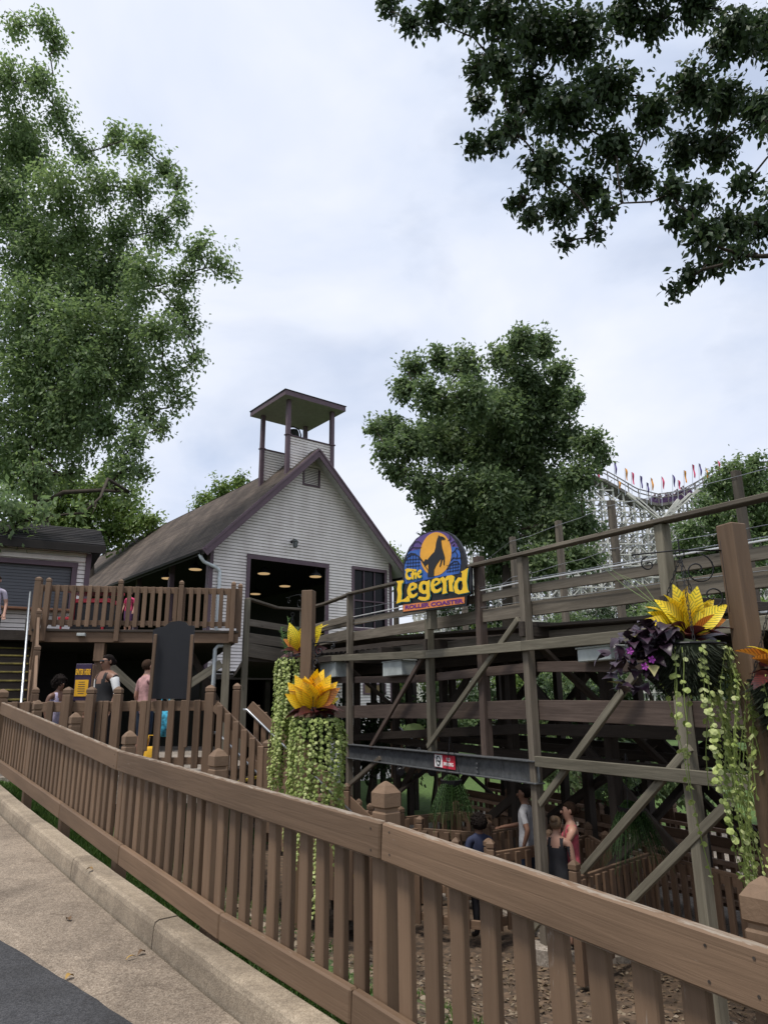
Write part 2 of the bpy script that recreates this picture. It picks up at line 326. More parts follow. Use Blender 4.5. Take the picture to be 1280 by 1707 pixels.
def build_ground():
    xs = np.unique(np.concatenate([np.linspace(-12, 14, 90), np.array([-900, -400, -200, -120, -80, -60, -45, -35, -28, -22, -17, 17, 22, 28, 35, 45, 60, 80, 120, 200, 400, 900])]))
    ys = np.unique(np.concatenate([np.linspace(-6, 24, 110), np.array([-900, -300, -100, -50, -25, -15, -10, 27, 31, 36, 42, 50, 60, 80, 110, 160, 250, 500, 1200])]))
    vs = []; lawn = []
    for y in ys:
        for x in xs:
            vs.append((x, y, ground_z(x, y))); v = Vector((x, y, 0)) - FP; q = v.dot(QD); t = v.dot(TD)
            far = smoothstep(15, 18, y + .15 * x)
            lawn.append(max(far, .85 * (1 - smoothstep(.35, .9, q)), .42 if q < 2.5 else .15))
    nx = len(xs); fs = [(j*nx+i, j*nx+i+1, (j+1)*nx+i+1, (j+1)*nx+i) for j in range(len(ys)-1) for i in range(nx-1)]
    me = mesh_of(vs, fs, M['ground'], True); a = me.attributes.new('lawn', 'FLOAT', 'POINT'); a.data.foreach_set('value', lawn)
    mk('ground', me, kind='structure')
build_ground()
def strip(name, q0, q1, zf, mat, ts, dz=0.0, wob=None, kind='structure'):
    vs = []; fs = []
    for t in ts:
        for q, off in ((q0, 0), (q1, 0)):
            qq = q + (wob(t) if (wob and q == q0) else 0); vs.append(TQ(t, qq, zf(t) + dz))
    for i in range(len(ts) - 1): fs.append((2*i, 2*i+1, 2*i+3, 2*i+2))
    return mk(name, mesh_of(vs, fs, mat, True), kind=kind)
TS = list(np.linspace(-7, 14, 170))
KB, KF = -.012, -.15
strip('concrete_path', -9.0, KF - .026, path_z, M['concrete'], TS)
asph_wob = lambda t: 0.0
def asphalt():
    vs = []; fs = []
    for i, t in enumerate(TS):
        e = lerp(t, [-7, -1.2, 1.2, 1.9, 2.55, 14], [-.22, -.22, -.56, -.69, -.82, -3.1]) + .004 * math.sin(t * 9) + .003 * math.sin(t * 23)
        vs += [TQ(t, -9.5, path_z(t) + .005), TQ(t, e - .02, path_z(t) + .006), TQ(t, e, path_z(t) + .001)]
    for i in range(len(TS) - 1):
        for k in range(2): fs.append((3*i+k, 3*i+k+1, 3*i+k+4, 3*i+k+3))
    mk('asphalt_road', mesh_of(vs, fs, M['asphalt'], True), kind='structure')
asphalt()
def kerb():
    prof = [(KB + .012, -.3), (KB + .012, -.012), (KB, 0), (KF + .03, 0), (KF + .008, -.010), (KF, -.035), (KF - .012, -.26)]; n = len(prof)
    ends = [-7, -4.6, -2.2, .2, 1.95, 3.62, 5.7, 7.9, 10.2, 14]
    for a, b in zip(ends[:-1], ends[1:]):
        vs = []; fs = []; ts = list(np.linspace(a + .005, b - .005, max(3, int((b - a) / .12)))); dz0 = random.uniform(-.004, .004)
        for t in ts:
            for q, dz in prof: vs.append(TQ(t, q + .003 * mnoise.noise(Vector((t * 3, q * 9, 0))), kerb_z(t) + dz + dz0 + .004 * mnoise.noise(Vector((t * 2, q * 5, 7)))))
        for i in range(len(ts) - 1):
            for k in range(n - 1): fs.append((i*n+k, i*n+k+1, (i+1)*n+k+1, (i+1)*n+k))
        fs += [tuple(range(n)), tuple((len(ts) - 1) * n + k for k in range(n - 1, -1, -1))]
        mk('kerb', mesh_of(vs, fs, M['kerb'], False), kind='structure')
kerb()
# the landing at the foot of the stairs, and the concrete floor of the queue below
def slab(name, poly, z, th, mat, kind='structure'):
    n = len(poly); vs = [(x, y, z) for x, y in poly] + [(x, y, z - th) for x, y in poly]
    fs = [tuple(range(n)), tuple(range(2*n-1, n-1, -1))] + [(i, i+n, (i+1) % n + n, (i+1) % n) for i in range(n)]
    return mk(name, mesh_of(vs, fs, mat), kind=kind)
LZ = 0.65
slab('landing', [(-14, 10.2), (-2.35, 10.2), (-2.35, 12.2), (-4.0, 17.0), (-14, 20)], LZ, .35, M['walk'])
slab('queue_pavement', [(2.2, 9.2), (3.1, 9.2), (4.2, 7.8), (9, 5.6), (13, 12), (3, 21), (-1.5, 17), (-.2, 12.8), (1.6, 11.2)], QZ + .06, .3, M['walk'])
# ------------------------------------------------------------------ the station building with its bell tower
CU = Vector((math.sin(R(52.5)), math.cos(R(52.5)), 0)); CN = Vector((math.cos(R(52.5)), -math.sin(R(52.5)), 0)); CB = Vector((-math.sin(R(39.5)), math.cos(R(39.5)), 0))
C0 = atY(350, 930, 25.0); C0 = Vector((C0.x, C0.y, 0))
def CH(u, s, z): v = C0 + CU * u + CB * s; return Vector((v.x, v.y, z))
W8 = 8.4; UC = 4.2; RZ = 11.75; SL = 1.017; FLZ = 2.72; ROOFL = 30.0
def roof_at(u): return RZ - SL * abs(u - UC)
def lap_siding(mb, P, intervals, z0, z1, e=.118, t0=.034, t1=.008, gap=.015):
    """courses of lapped boards; P(u, out, z) maps to the world; intervals(za, zb) -> [(ua, ub at the bottom, ua, ub at the top)]"""
    z = z0; k = 0
    while z < z1 - .01:
        zb = min(z + e, z1)
        for (a0, b0, a1, b1) in intervals(z, zb):
            if b0 - a0 < .03: continue
            zl = z + gap
            vs = [P(a0, t0, zl), P(b0, t0, zl), P(b1, t1, zb), P(a1, t1, zb), P(a0, -.02, zl), P(b0, -.02, zl), P(b1, -.02, zb), P(a1, -.02, zb)]
            mb.add(vs, [(0, 1, 2, 3), (0, 4, 5, 1), (0, 3, 7, 4), (1, 5, 6, 2), (3, 2, 6, 7)])
        z = zb; k += 1
def cut(ivs, a, b):
    out = []
    for (p, q, r, s_) in ivs:
        if b <= p or a >= q: out.append((p, q, r, s_)); continue
        if a > p: out.append((p, a, r if r < a else r, a))
        if b < q: out.append((b, q, b, s_))
    return out
M['sheath'] = plain('dark_sheathing', (0.13, 0.118, 0.112), .9)  # darker backing that shows in the gaps between siding courses
def station():
    root = thing('station_building', CH(UC, 0, 0), 'cream clapboard station building with purple trim, steep brown roof and bell tower', 'building')
    FPn = lambda u, out, z: CH(u, 0, z) + CN * out
    def iv(za, zb):
        def lim(z):
            if z <= roof_at(0): return 0.0, W8
            h = (RZ - .05 - z) / SL; return UC - h, UC + h
        l0, r0 = lim(za); l1, r1 = lim(zb)
        if l1 > r1: l1 = r1 = UC
        if l0 > r0: return []
        iv_ = [(l0, r0, l1, r1)]
        if za < 2.5: iv_ = cut(iv_, 0, 5.15)
        for (a, b, z0, z1) in ((1.6, 5.02, 2.5, 6.92), (6.36, 8.08, 4.6, 7.04), (3.88, 4.62, 10.32, 11.02)):
            if zb > z0 + .02 and za < z1 - .02: iv_ = cut(iv_, a, b)
        return iv_
    mb = MB(); lap_siding(mb, FPn, iv, -1.4, RZ - .1); mb.build('siding', M['siding'], parent=root, kind='stuff')
    mb = MB(); lap_siding(mb, lambda u, o, z: FPn(u, -.03 if o > 0 else -.05, z), iv, -1.4, RZ - .1, gap=0); mb.build('sheathing', M['sheath'], parent=root)
    # trim
    def trim(name, u0, z0, u1, z1, w, out=.035, dep=.05, par=root, mat='purple'):
        return beam(name, FPn(u0, out, z0), FPn(u1, out, z1), dep, w, M[mat], par, side=CN)
    trim('corner_board', .06, FLZ - .2, .06, roof_at(0), .14); trim('corner_board', W8 - .06, -1.35, W8 - .06, roof_at(W8) + .1, .14)
    fr = trim('door_frame', 1.55, 2.5, 1.55, 6.92, .15); trim('header', 1.47, 7.0, 5.16, 7.0, .17, .038, par=fr); trim('jamb', 5.08, 2.5, 5.08, 6.91, .15, par=fr)
    # window with muntins
    wn = mk('window', mesh_of([FPn(6.4, -.06, 4.6), FPn(8.04, -.06, 4.6), FPn(8.04, -.06, 7.0), FPn(6.4, -.06, 7.0)], [(0, 1, 2, 3)], M['glassdark']), None, root)
    trim('frame', 6.36, 4.55, 6.36, 7.14, .13, par=wn); trim('frame', 8.08, 4.55, 8.08, 7.14, .13, par=wn); trim('frame', 6.3, 7.08, 8.14, 7.08, .14, .038, par=wn); trim('sill', 6.24, 4.52, 8.2, 4.52, .13, .05, .1, par=wn)
    for u in (6.94, 7.5): trim('muntin', u, 4.6, u, 7.0, .05, -.01, .04, par=wn)
    trim('muntin', 6.42, 5.72, 8.02, 5.72, .06, -.005, .04, par=wn)
    # gable vent
    vt = mk('gable_vent', mesh_of([FPn(3.9, -.05, 10.34), FPn(4.6, -.05, 10.34), FPn(4.6, -.05, 11.0), FPn(3.9, -.05, 11.0)], [(0, 1, 2, 3)], M['black']), None, root)
    for k in range(9):
        z = 10.39 + k * .072; beam('slat', FPn(3.92, .0, z), FPn(4.58, .0, z), .02, .042, M['siding'], vt, side=(CN + Vector((0, 0, .5))).normalized(), ch=0)
    trim('frame', 3.87, 10.28, 3.87, 11.04, .07, par=vt); trim('frame', 4.63, 10.28, 4.63, 11.04, .07, par=vt); trim('frame', 3.83, 10.3, 4.67, 10.3, .07, .04, par=vt)
    # roof: slopes laid in courses of shingles
    for sg, nm in ((-1, 'roof'), (1, 'roof')):
        mb = MB(); n = 40; half = UC + .5
        for i in range(n):
            d0 = half * (1 - i / n); d1 = half * (1 - (i + 1) / n) - .02
            seg = 26; cuts = [-.62 + (ROOFL + .62) * (j + (random.uniform(-.25, .25) if 0 < j < seg else 0)) / seg for j in range(seg + 1)]
            for j in range(seg):
                a, b = cuts[j], cuts[j + 1]
                lift = .02
                p = [CH(UC + sg * d0, a, RZ - SL * d0 + lift), CH(UC + sg * d0, b, RZ - SL * d0 + lift), CH(UC + sg * d1, b, RZ - SL * d1 + .003), CH(UC + sg * d1, a, RZ - SL * d1 + .003)]
                q = [CH(UC + sg * d0, a, RZ - SL * d0 - .03), CH(UC + sg * d0, b, RZ - SL * d0 - .03)]
                mb.add(p + q, [(0, 1, 2, 3), (0, 4, 5, 1)])
        rf = mb.build(nm, M['shingle'], parent=root)
        # underside, bargeboard, eave board
        e = UC + sg * half
        th = .10
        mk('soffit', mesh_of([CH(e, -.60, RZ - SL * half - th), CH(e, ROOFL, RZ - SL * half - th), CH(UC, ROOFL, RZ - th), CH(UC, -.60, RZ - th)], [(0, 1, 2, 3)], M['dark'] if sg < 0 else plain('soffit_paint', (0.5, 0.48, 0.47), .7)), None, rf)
        beam('bargeboard', CH(e, -.64, RZ - SL * half - .16), CH(UC + sg * .0, -.64, RZ - .16), .045, .30, M['purple'], rf, side=CN)
        beam('barge_edge', CH(e, -.675, RZ - SL * half - .04), CH(UC, -.675, RZ - .04), .03, .07, M['purple'], rf, side=CN)
        beam('eave_board', CH(e - sg * .01, -.6, RZ - SL * half - .12), CH(e - sg * .01, ROOFL, RZ - SL * half - .12), .04, .2, M['dark'], rf, side=CU)
    # open left side: posts, beam, inner walls, floor
    for s in (.12, 3.6, 7.2, 10.8, 14.4, 18.0):
        beam('side_post', CH(.08, s, FLZ), CH(.08, s, roof_at(0) - .1), .2, .2, M['purple'], root, side=CU)
    beam('side_beam', CH(.08, .25, roof_at(0) - .28), CH(.08, ROOFL, roof_at(0) - .28), .18, .34, M['dark'], root)
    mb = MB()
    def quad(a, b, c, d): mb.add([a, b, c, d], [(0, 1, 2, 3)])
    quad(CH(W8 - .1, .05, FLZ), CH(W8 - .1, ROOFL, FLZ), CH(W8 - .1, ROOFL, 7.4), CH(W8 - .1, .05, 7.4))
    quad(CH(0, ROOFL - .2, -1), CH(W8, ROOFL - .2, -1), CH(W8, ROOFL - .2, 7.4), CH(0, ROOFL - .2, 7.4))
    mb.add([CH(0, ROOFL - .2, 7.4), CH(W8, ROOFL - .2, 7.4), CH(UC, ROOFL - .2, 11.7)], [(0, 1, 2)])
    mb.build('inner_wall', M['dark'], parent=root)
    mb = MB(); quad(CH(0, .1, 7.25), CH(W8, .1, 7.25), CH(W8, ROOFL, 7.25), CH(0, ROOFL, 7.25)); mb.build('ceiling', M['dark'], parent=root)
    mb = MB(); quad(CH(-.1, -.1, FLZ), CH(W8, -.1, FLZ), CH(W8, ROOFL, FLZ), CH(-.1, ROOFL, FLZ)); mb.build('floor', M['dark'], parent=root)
    mb = MB(); quad(CH(-.1, .35, -1.4), CH(-.1, ROOFL, -1.4), CH(-.1, ROOFL, FLZ), CH(-.1, .35, FLZ)); quad(CH(-.1, 6.0, -1.4), CH(5.2, 6.0, -1.4), CH(5.2, 6.0, FLZ), CH(-.1, 6.0, FLZ)); quad(CH(5.2, 6.0, -1.4), CH(5.2, .02, -1.4), CH(5.2, .02, FLZ), CH(5.2, 6, FLZ)); mb.build('undercroft_shade_wall', M['dark'], parent=root)  # near-black walls added so the space under the station stays dark
    for i, u in enumerate((.1, 2.6, 5.0)): beam('undercroft_post', CH(u, .15, -1.4), CH(u, .15, FLZ - .1), .2, .2, M['darkwood'], root, side=CU)
    beam('sill_beam', CH(0, .03, FLZ - .14), CH(5.15, .03, FLZ - .14), .12, .28, M['darkwood'], root)
    # low partition and notice inside the doorway
    mk('control_panel', box_mesh(1.5, .5, 1.1, M['darkwood']), plane_M(CH(3.4, 2.0, FLZ + .55), CU), root)
    # tower
    a0, a1, s0, s1 = 3.14, 5.30, .08, 2.2; tz = 12.32; tp = 13.92
    tw = mk('bell_tower', mesh_of([CH(a0 + .9, s0, 10.4), CH(a1 - .9, s0, 10.4), CH(a1 - .9, s1, 10.4), CH(a0 + .9, s1, 10.4)], [(0, 1, 2, 3)], M['dark']), None, root)
    def tri(za, zb):
        h0 = max(0, (RZ - za) / SL); h1 = max(0, (RZ - zb) / SL)
        if h0 <= .02: return [(a0, a1, a0, a1)]
        return [(a0, UC - h0, a0, max(a0, UC - h1)), (UC + h0, a1, UC + h1, a1)] if h0 < 1.1 else []
    full = lambda za, zb: [(a0, a1, a0, a1)]
    for nm, s, fn, nrm in (('front_siding', s0, full, 1), ('rear_siding', s1, full, 1), ('rear_siding', s1 + .05, full, -1)):
        mb = MB(); lap_siding(mb, lambda u, o, z, s=s, g=nrm: CH(u, s, z) + CN * (o * g), fn, 10.9, tz); mb.build(nm, M['siding'], parent=tw, kind='stuff')
    mb = MB(); lap_siding(mb, lambda s, o, z: CH(a1, s, z) + CU * o, lambda za, zb: [(s0, s1, s0, s1)], 10.6, tz); mb.build('side_siding', M['siding'], parent=tw, kind='stuff')
    for (u, s) in ((a0, s0), (a1, s0), (a0, s1), (a1, s1)):
        beam('post', CH(u, s, RZ - SL * abs(u - UC) - .15), CH(u, s, tp), .17, .17, M['purple'], tw, side=CU)
        beam('post_collar', CH(u, s, tz), CH(u, s, tz + .05), .24, .24, M['purple'], tw, side=CU)
    for s in (s0, s1): beam('cap_rail', CH(a0 + .09, s, tz + .02), CH(a1 - .09, s, tz + .02), .12, .05, M['purple'], tw)
    beam('cap_rail', CH(a1, s0 + .09, tz + .02), CH(a1, s1 - .09, tz + .02), .12, .05, M['purple'], tw)
    ov = .42; mb = MB()
    c = [(a0 - ov, s0 - ov), (a1 + ov, s0 - ov), (a1 + ov, s1 + ov), (a0 - ov, s1 + ov)]; mid = ((a0 + a1) / 2, (s0 + s1) / 2)
    z0, z1, z2 = tp - .02, tp + .2, tp + .55
    mb.add([CH(x, y, z0) for x, y in c] + [CH(x, y, z1) for x, y in c], [(0, 1, 5, 4), (1, 2, 6, 5), (2, 3, 7, 6), (3, 0, 4, 7)], 0)
    mb.add([CH(x, y, z0) for x, y in c], [(0, 3, 2, 1)], 1)
    cc = [(x + (x - mid[0]) * .02, y + (y - mid[1]) * .02) for x, y in c]
    mb.add([CH(x, y, z1) for x, y in cc] + [CH(x, y, z1 + .03) for x, y in cc] + [CH(mid[0], mid[1], z2)], [(0, 1, 5, 4), (1, 2, 6, 5), (2, 3, 7, 6), (3, 0, 4, 7), (4, 5, 8), (5, 6, 8), (6, 7, 8), (7, 4, 8), (0, 3, 2, 1)], 2)
    mb.build('tower_roof', [M['purple'], plain('soffit_grey', (0.34, 0.33, 0.33), .7), M['shingle_dark']], parent=tw)
    mb = MB(); B = Matrix.Translation(CH(4.1, 1.2, 12.25)); mb.lathe([(.36, .3), (.34, .34), (.26, .5), (.22, .75), (.17, .88), (.05, .93)], 16, B)
    mb.tube([CH(3.75, 1.2, 12.2), CH(3.75, 1.2, 13.0), CH(3.85, 1.2, 13.22), CH(4.1, 1.2, 13.28), CH(4.35, 1.2, 13.22), CH(4.45, 1.2, 13.0), CH(4.45, 1.2, 12.2)], .035, 6)
    mb.build('bell', plain('old_bronze', (0.03, 0.033, 0.03), .5, .6), parent=tw, smooth=True)
    # gutter and downpipe on the left corner
    g = beam('gutter', CH(-.56, -.4, RZ - SL * 4.7 - .1), CH(-.56, ROOFL, RZ - SL * 4.7 - .1), .12, .11, M['dark'], root, side=CU)
    mb = MB(); mb.tube([CH(-.5, -.25, 6.80), CH(-.45, -.28, 6.66), CH(-.3, -.2, 6.55), CH(.2, -.14, 6.42), CH(.36, -.12, 6.3), CH(.36, -.12, 6.1), CH(.36, -.12, 2.8)], .065, 8)
    mb.build('downpipe', plain('white_pipe', (0.62, 0.66, 0.68), .4), parent=root, smooth=True)
    return root
ST = station()
# wall lantern above the doorway
def lantern():
    p = C0 + CU * 3.39; p = Vector((p.x, p.y, 7.80)) + CN * .03
    t = thing('wall_lantern', p, 'small dark lantern fixed on the gable wall above the doorway', 'lantern')
    mb = MB(); mb.lathe([(.06, -.02), (.07, .0), (.05, .03)], 10, plane_M(p + CN * .01, CU)); mb.tube([p + Vector((0, 0, .02)), p + CN * .16 + Vector((0, 0, .1)), p + CN * .28 + Vector((0, 0, .04))], .018, 6); mb.build('bracket', M['iron'], parent=t)
    T = Matrix.Translation(p + CN * .28 + Vector((0, 0, -.26))); mb = MB(); mb.lathe([(.05, -.02), (.09, .0), (.11, .2), (.13, .22), (.06, .3), (.02, .33)], 8, T); mb.build('lamp_head', plain('lantern_glass', (0.10, 0.11, 0.11), .2), parent=t)
lantern()
# lit pendant lamps under the station roof
def under_roof(x, y, z):
    d = ray(x, y); return O + d * ((z - EYE) / d.z)
for i, (x, y, lab) in enumerate([(440, 956, 'lit pendant lamp just inside the upper left of the big doorway'), (475, 977, 'lit pendant lamp at the centre of the big doorway'), (426, 990, 'lowest lit pendant lamp low beside the left jamb of the big doorway'), (526, 961, 'lit pendant lamp near the right jamb of the big doorway'), (280, 964, 'lit pendant lamp behind the deck rail under the side eave'), (326, 949, 'lit pendant lamp in the open side bay nearest the gable corner')]):
    p = under_roof(x, y, 6.55); t = thing('pendant_lamp', p, lab, 'lamp', 'pendant lamps inside the station')
    mb = MB(); mb.lathe([(.27, .0), (.26, .03), (.18, .12), (.07, .2), (.05, .26)], 16, Matrix.Translation(p)); mb.build('shade', M['iron'], parent=t, smooth=True)
    mb = MB(); mb.lathe([(.23, -.02), (.24, .0)], 16, Matrix.Translation(p)); mb.build('glowing_disc', M['lamp'], parent=t)
    mb = MB(); mb.tube([p + Vector((0, 0, .2)), p + Vector((0, 0, .68))], .015, 6); mb.build('stem', M['iron'], parent=t)
# framed notice low on the siding
def low_notice():
    p = C0 + CU * 7.44 + CN * .05; p = Vector((p.x, p.y, 2.13)); t = thing('wall_notice', p, 'purple framed notice on the lower siding behind the timber trestle', 'notice')
    mk('panel', box_mesh(1.08, .4, .02, plain('notice_face', (0.16, 0.11, 0.05), .6)), plane_M(p, CU), t)
    for dz in (-.19, .19): beam('frame', p + CU * -.58 + Vector((0, 0, dz)), p + CU * .58 + Vector((0, 0, dz)), .05, .07, M['purple'], t, side=CN)
    for dx in (-.54, .54): beam('frame', p + CU * dx + Vector((0, 0, -.2)), p + CU * dx + Vector((0, 0, .2)), .05, .07, M['purple'], t, side=CN)
low_notice()

# ------------------------------------------------------------------ refreshment hut on the left, with its shutter down
SU = Vector((math.sin(R(62)), math.cos(R(62)), 0)); SN = Vector((math.cos(R(62)), -math.sin(R(62)), 0)); S0 = atY(150, 930, 18.0); S0 = Vector((S0.x, S0.y, 0))
DKZ = 3.1
def SH(u, out, z): v = S0 + SU * u + SN * out; return Vector((v.x, v.y, z))
def hut():
    t = thing('refreshment_hut', SH(-2.5, -1, DKZ), 'low cream hut with dark roof and closed grey shutter at the top of the stairs', 'hut')
    def iv(za, zb):
        i = [(-6, 0, -6, 0)]
        if zb > 3.95 and za < 5.05: i = cut(i, -5.4, -.36)
        return i
    mb = MB(); lap_siding(mb, lambda u, o, z: SH(u, o, z), iv, 3.02, 5.6, .11); mb.build('siding', M['siding'], parent=t, kind='stuff')
    mb = MB(); lap_siding(mb, lambda u, o, z: S0 + SU * o - SN * u + Vector((0, 0, z)), lambda a, b: [(0, 4, 0, 4)], 3.02, 5.5, .11); mb.build('side_siding', M['siding'], parent=t, kind='stuff')
    beam('corner_board', SH(-.02, .03, 3.0), SH(-.02, .03, 5.45), .05, .13, M['purple'], t, side=SN)
    # shutter of narrow slats
    sh = mk('roller_shutter', mesh_of([SH(-5.3, -.1, 3.95), SH(-.4, -.1, 3.95), SH(-.4, -.1, 5.05), SH(-5.3, -.1, 5.05)], [(0, 1, 2, 3)], plain('shutter_backing', (0.06, 0.062, 0.075), .5)), None, t)
    sm = plain('grey_shutter_paint', (0.085, 0.088, 0.10), .5, vary=.05)
    for k in range(14): beam('slat', SH(-5.3, -.075, 3.99 + k * .08), SH(-.4, -.075, 3.99 + k * .08), .03, .077, sm, sh, side=SN, ch=.006)
    beam('frame', SH(-.33, .035, 3.9), SH(-.33, .035, 5.07), .06, .13, M['purple'], t, side=SN); beam('frame', SH(-5.5, .04, 5.12), SH(-.26, .04, 5.12), .06, .13, M['purple'], t, side=SN)
    beam('drip_board', SH(-6, .05, 5.27), SH(-.1, .05, 5.27), .05, .12, M['siding'], t, side=SN)
    beam('counter', SH(-5.6, .16, 3.92), SH(-.3, .16, 3.92), .36, .05, plain('orange_counter', (0.22, 0.10, 0.05), .5), t, side=SN)
    mb = MB(); n = 9; d = 1.8; rise = .45
    for i in range(n):
        o0 = .42 - d * i / n; o1 = .42 - d * (i + 1) / n + .02; za = 5.62 + rise * d * i / n; zb = 5.62 + rise * d * (i + 1) / n
        for j in range(7):
            ua = -6.2 + 6.52 * j / 7; ub = -6.2 + 6.52 * (j + 1) / 7 - (0 if j < 6 else 0)
            mb.add([SH(ua, o0, za + .025), SH(ub, o0, za + .025), SH(ub, o1, zb + .004), SH(ua, o1, zb + .004), SH(ua, o0, za - .04), SH(ub, o0, za - .04)], [(0, 1, 2, 3), (0, 4, 5, 1)])
    mb.add([SH(.32, .42, 5.6), SH(.32, -1.38, 6.43), SH(.32, -4.2, 5.6)], [(0, 1, 2)]); mb.add([SH(-6.2, -1.38, 6.43), SH(.32, -1.38, 6.43), SH(.32, -4.4, 5.6), SH(-6.2, -4.4, 5.6)], [(0, 1, 2, 3)])
    mb.add([SH(-6.2, .42, 5.58), SH(.32, .42, 5.58), SH(.32, -4.4, 5.58), SH(-6.2, -4.4, 5.58)], [(0, 1, 2, 3)])
    mb.build('roof', M['shingle_dark'], parent=t)
    beam('fascia', SH(-6.2, .44, 5.5), SH(.34, .44, 5.5), .05, .2, M['dark'], t, side=SN)
    mb = MB(); mb.box(SH(-3, -2, 2.6), (5.9, 3.7, 5.8), plane_M(Vector(), SU, Vector((0, 0, 1))).to_3x3() @ Matrix.Rotation(R(-90), 3, 'X')); mb.build('core', M['dark'], parent=t)
hut()
# ------------------------------------------------------------------ fences: posts, rails and separate balusters
def cap_post(name, p, z1, w, mat, parent, side, capstyle='pyramid', neck=.10):
    """square post with a chamfered cap: p is the foot"""
    p = Vector(p); ps = beam(name, p, Vector((p.x, p.y, z1 - neck)), w, w, mat, parent, side=side)
    mb = MB(); h = w / 2; x = Vector(side); x.z = 0; x.normalize(); y = Vector((-x.y, x.x, 0))
    prof = [(h * .80, -neck), (h * .80, -neck + .012), (h * 1.0, -neck + .02), (h * 1.0, -.012 - .02), (h * .55, -.004), (0.004, 0.0 + .012)] if capstyle == 'pyramid' else [(h * .84, -neck), (h * .84, -neck + .012), (h, -neck + .02), (h, -.03), (h * .7, 0)]
    vs = []; fs = []
    for r_, dz in prof:
        for sx, sy in ((-1, -1), (1, -1), (1, 1), (-1, 1)): vs.append(Vector((p.x, p.y, z1 + dz)) + x * (sx * r_) + y * (sy * r_))
    for i in range(len(prof) - 1):
        for j in range(4): fs.append((i*4+j, i*4+(j+1) % 4, (i+1)*4+(j+1) % 4, (i+1)*4+j))
    k = len(prof) - 1; fs.append((k*4, k*4+1, k*4+2, k*4+3))
    org = Vector((p.x, p.y, z1)); vs = [v - org for v in vs]
    mk('cap', mesh_of(vs, fs, mat), Matrix.Translation(org), ps)
    return ps
def simple_fence(label, pts, zf, mat, height=1.02, pitch=.17, bw=.085, bt=.035, posts=True, group=None, cat='fence', front=1, rail_h=.14, drop=.25, post_h=.16, post_w=.1, post_every=1.6, extra_rails=(), name='wooden_fence', bal_over=False, skip_end=False):
    """polyline fence; pts are (x, y), zf(i, f) is the floor under segment i at fraction f; balusters hang on the rails' front"""
    t = thing(name, (pts[0][0], pts[0][1], zf(0, 0)), label, cat, group)
    for i in range(len(pts) - 1):
        a = Vector((pts[i][0], pts[i][1], 0)); b = Vector((pts[i+1][0], pts[i+1][1], 0)); d = (b - a); L = d.length; d.normalize(); nr = Vector((d.y, -d.x, 0)) * front
        za, zb = zf(i, 0), zf(i, 1); Z = lambda f: za + (zb - za) * f
        beam('top_rail', a + Vector((0, 0, za + height - rail_h / 2)), b + Vector((0, 0, zb + height - rail_h / 2)), .04, rail_h, mat, t)
        beam('bottom_rail', a + Vector((0, 0, za + drop - .05)), b + Vector((0, 0, zb + drop - .05)), .04, .1, mat, t)
        for hh in extra_rails: beam('hand_rail', a - nr * .06 + Vector((0, 0, za + hh)), b - nr * .06 + Vector((0, 0, zb + hh)), .06, .06, M['railtan'], t)
        n = max(1, int(L / pitch))
        for k in range(n):
            f = (k + .5) / n; p = a + d * (L * f) + nr * (.02 + bt / 2 + .002)
            top = Z(f) + height + (.0 if not bal_over else .02); bot = Z(f) + drop - .14
            beam('baluster', Vector((p.x, p.y, bot)), Vector((p.x, p.y, top - .03)), bt, bw, mat, t, side=nr, ch=.004)
        if posts:
            m = max(1, round(L / post_every))
            for k in range(m + 1):
                if k == m and (i < len(pts) - 2 or skip_end): continue
                f = k / m; p = a + d * (L * f) - nr * .0
                cap_post('post', Vector((p.x, p.y, Z(f) - .02)), Z(f) + height + post_h, post_w, mat, t, d)
    return t
M['railtan'] = plain('worn_tan_rail', (0.42, 0.28, 0.20), .5)

# the long fence beside the path
def path_fence():
    t = thing('path_fence', TQ(.1, .06, 0), 'long brown fence of balusters running beside the kerb in the foreground', 'fence')
    def knots(zf, ts, q, w, h, name, dz):
        for a, b in zip(ts[:-1], ts[1:]):
            beam(name, TQ(a + .004, q, zf(a) + dz), TQ(b - .004, q, zf(b) + dz), w, h, M['brown'], t, ch=.008)
    knots(rail_z, [-4.4, -1.66, .02, 3.2, 7.72], .0, .042, .142, 'top_rail', -.071)
    knots(brail_z, [-3.0, -1.4, .22, 1.4, 3.0, 4.6, 7.72], .0, .042, .13, 'bottom_rail', .065)
    k = 0; tt = -3.4
    posts = [-2.9, -1.42, .10, 1.70, 3.25, 4.75, 6.24]
    while tt < 7.62:
        if min(abs(tt - p) for p in posts) > .07:
            j1, j2, j3 = random.uniform(-.006, .006), random.uniform(-.006, .006), random.uniform(-.05, .05); beam('baluster', TQ(tt + j1, .041, brail_z(tt) + .03), TQ(tt + j2, .041, rail_z(tt) - .03), .034, .072, M['brown'], t, side=QD + TD * j3, ch=.005)
        tt += .145
    for p in posts: cap_post('post', TQ(p, .075, ground_z(*TQ(p, .1, 0).xy) - .1), rail_z(p) + .125, .088, M['brownp'], t, TD, neck=.105)
    cap_post('post', TQ(7.8, .0, .6), 1.80, .12, M['brownp'], t, TD, neck=.11)
    # bolt heads where the rails join
    mb = MB()
    for tj in (-1.36, .02, 3.2):
        for dx in (-.06, .06):
            for dz in (-.03, -.11):
                p = TQ(tj + dx, -.023, rail_z(tj) + dz); mb.lathe([(.0042, 0), (.0035, .002)], 6, plane_M(p, TD))
    mb.build('bolt_heads', M['darkwood'], parent=t, kind='stuff')
path_fence()

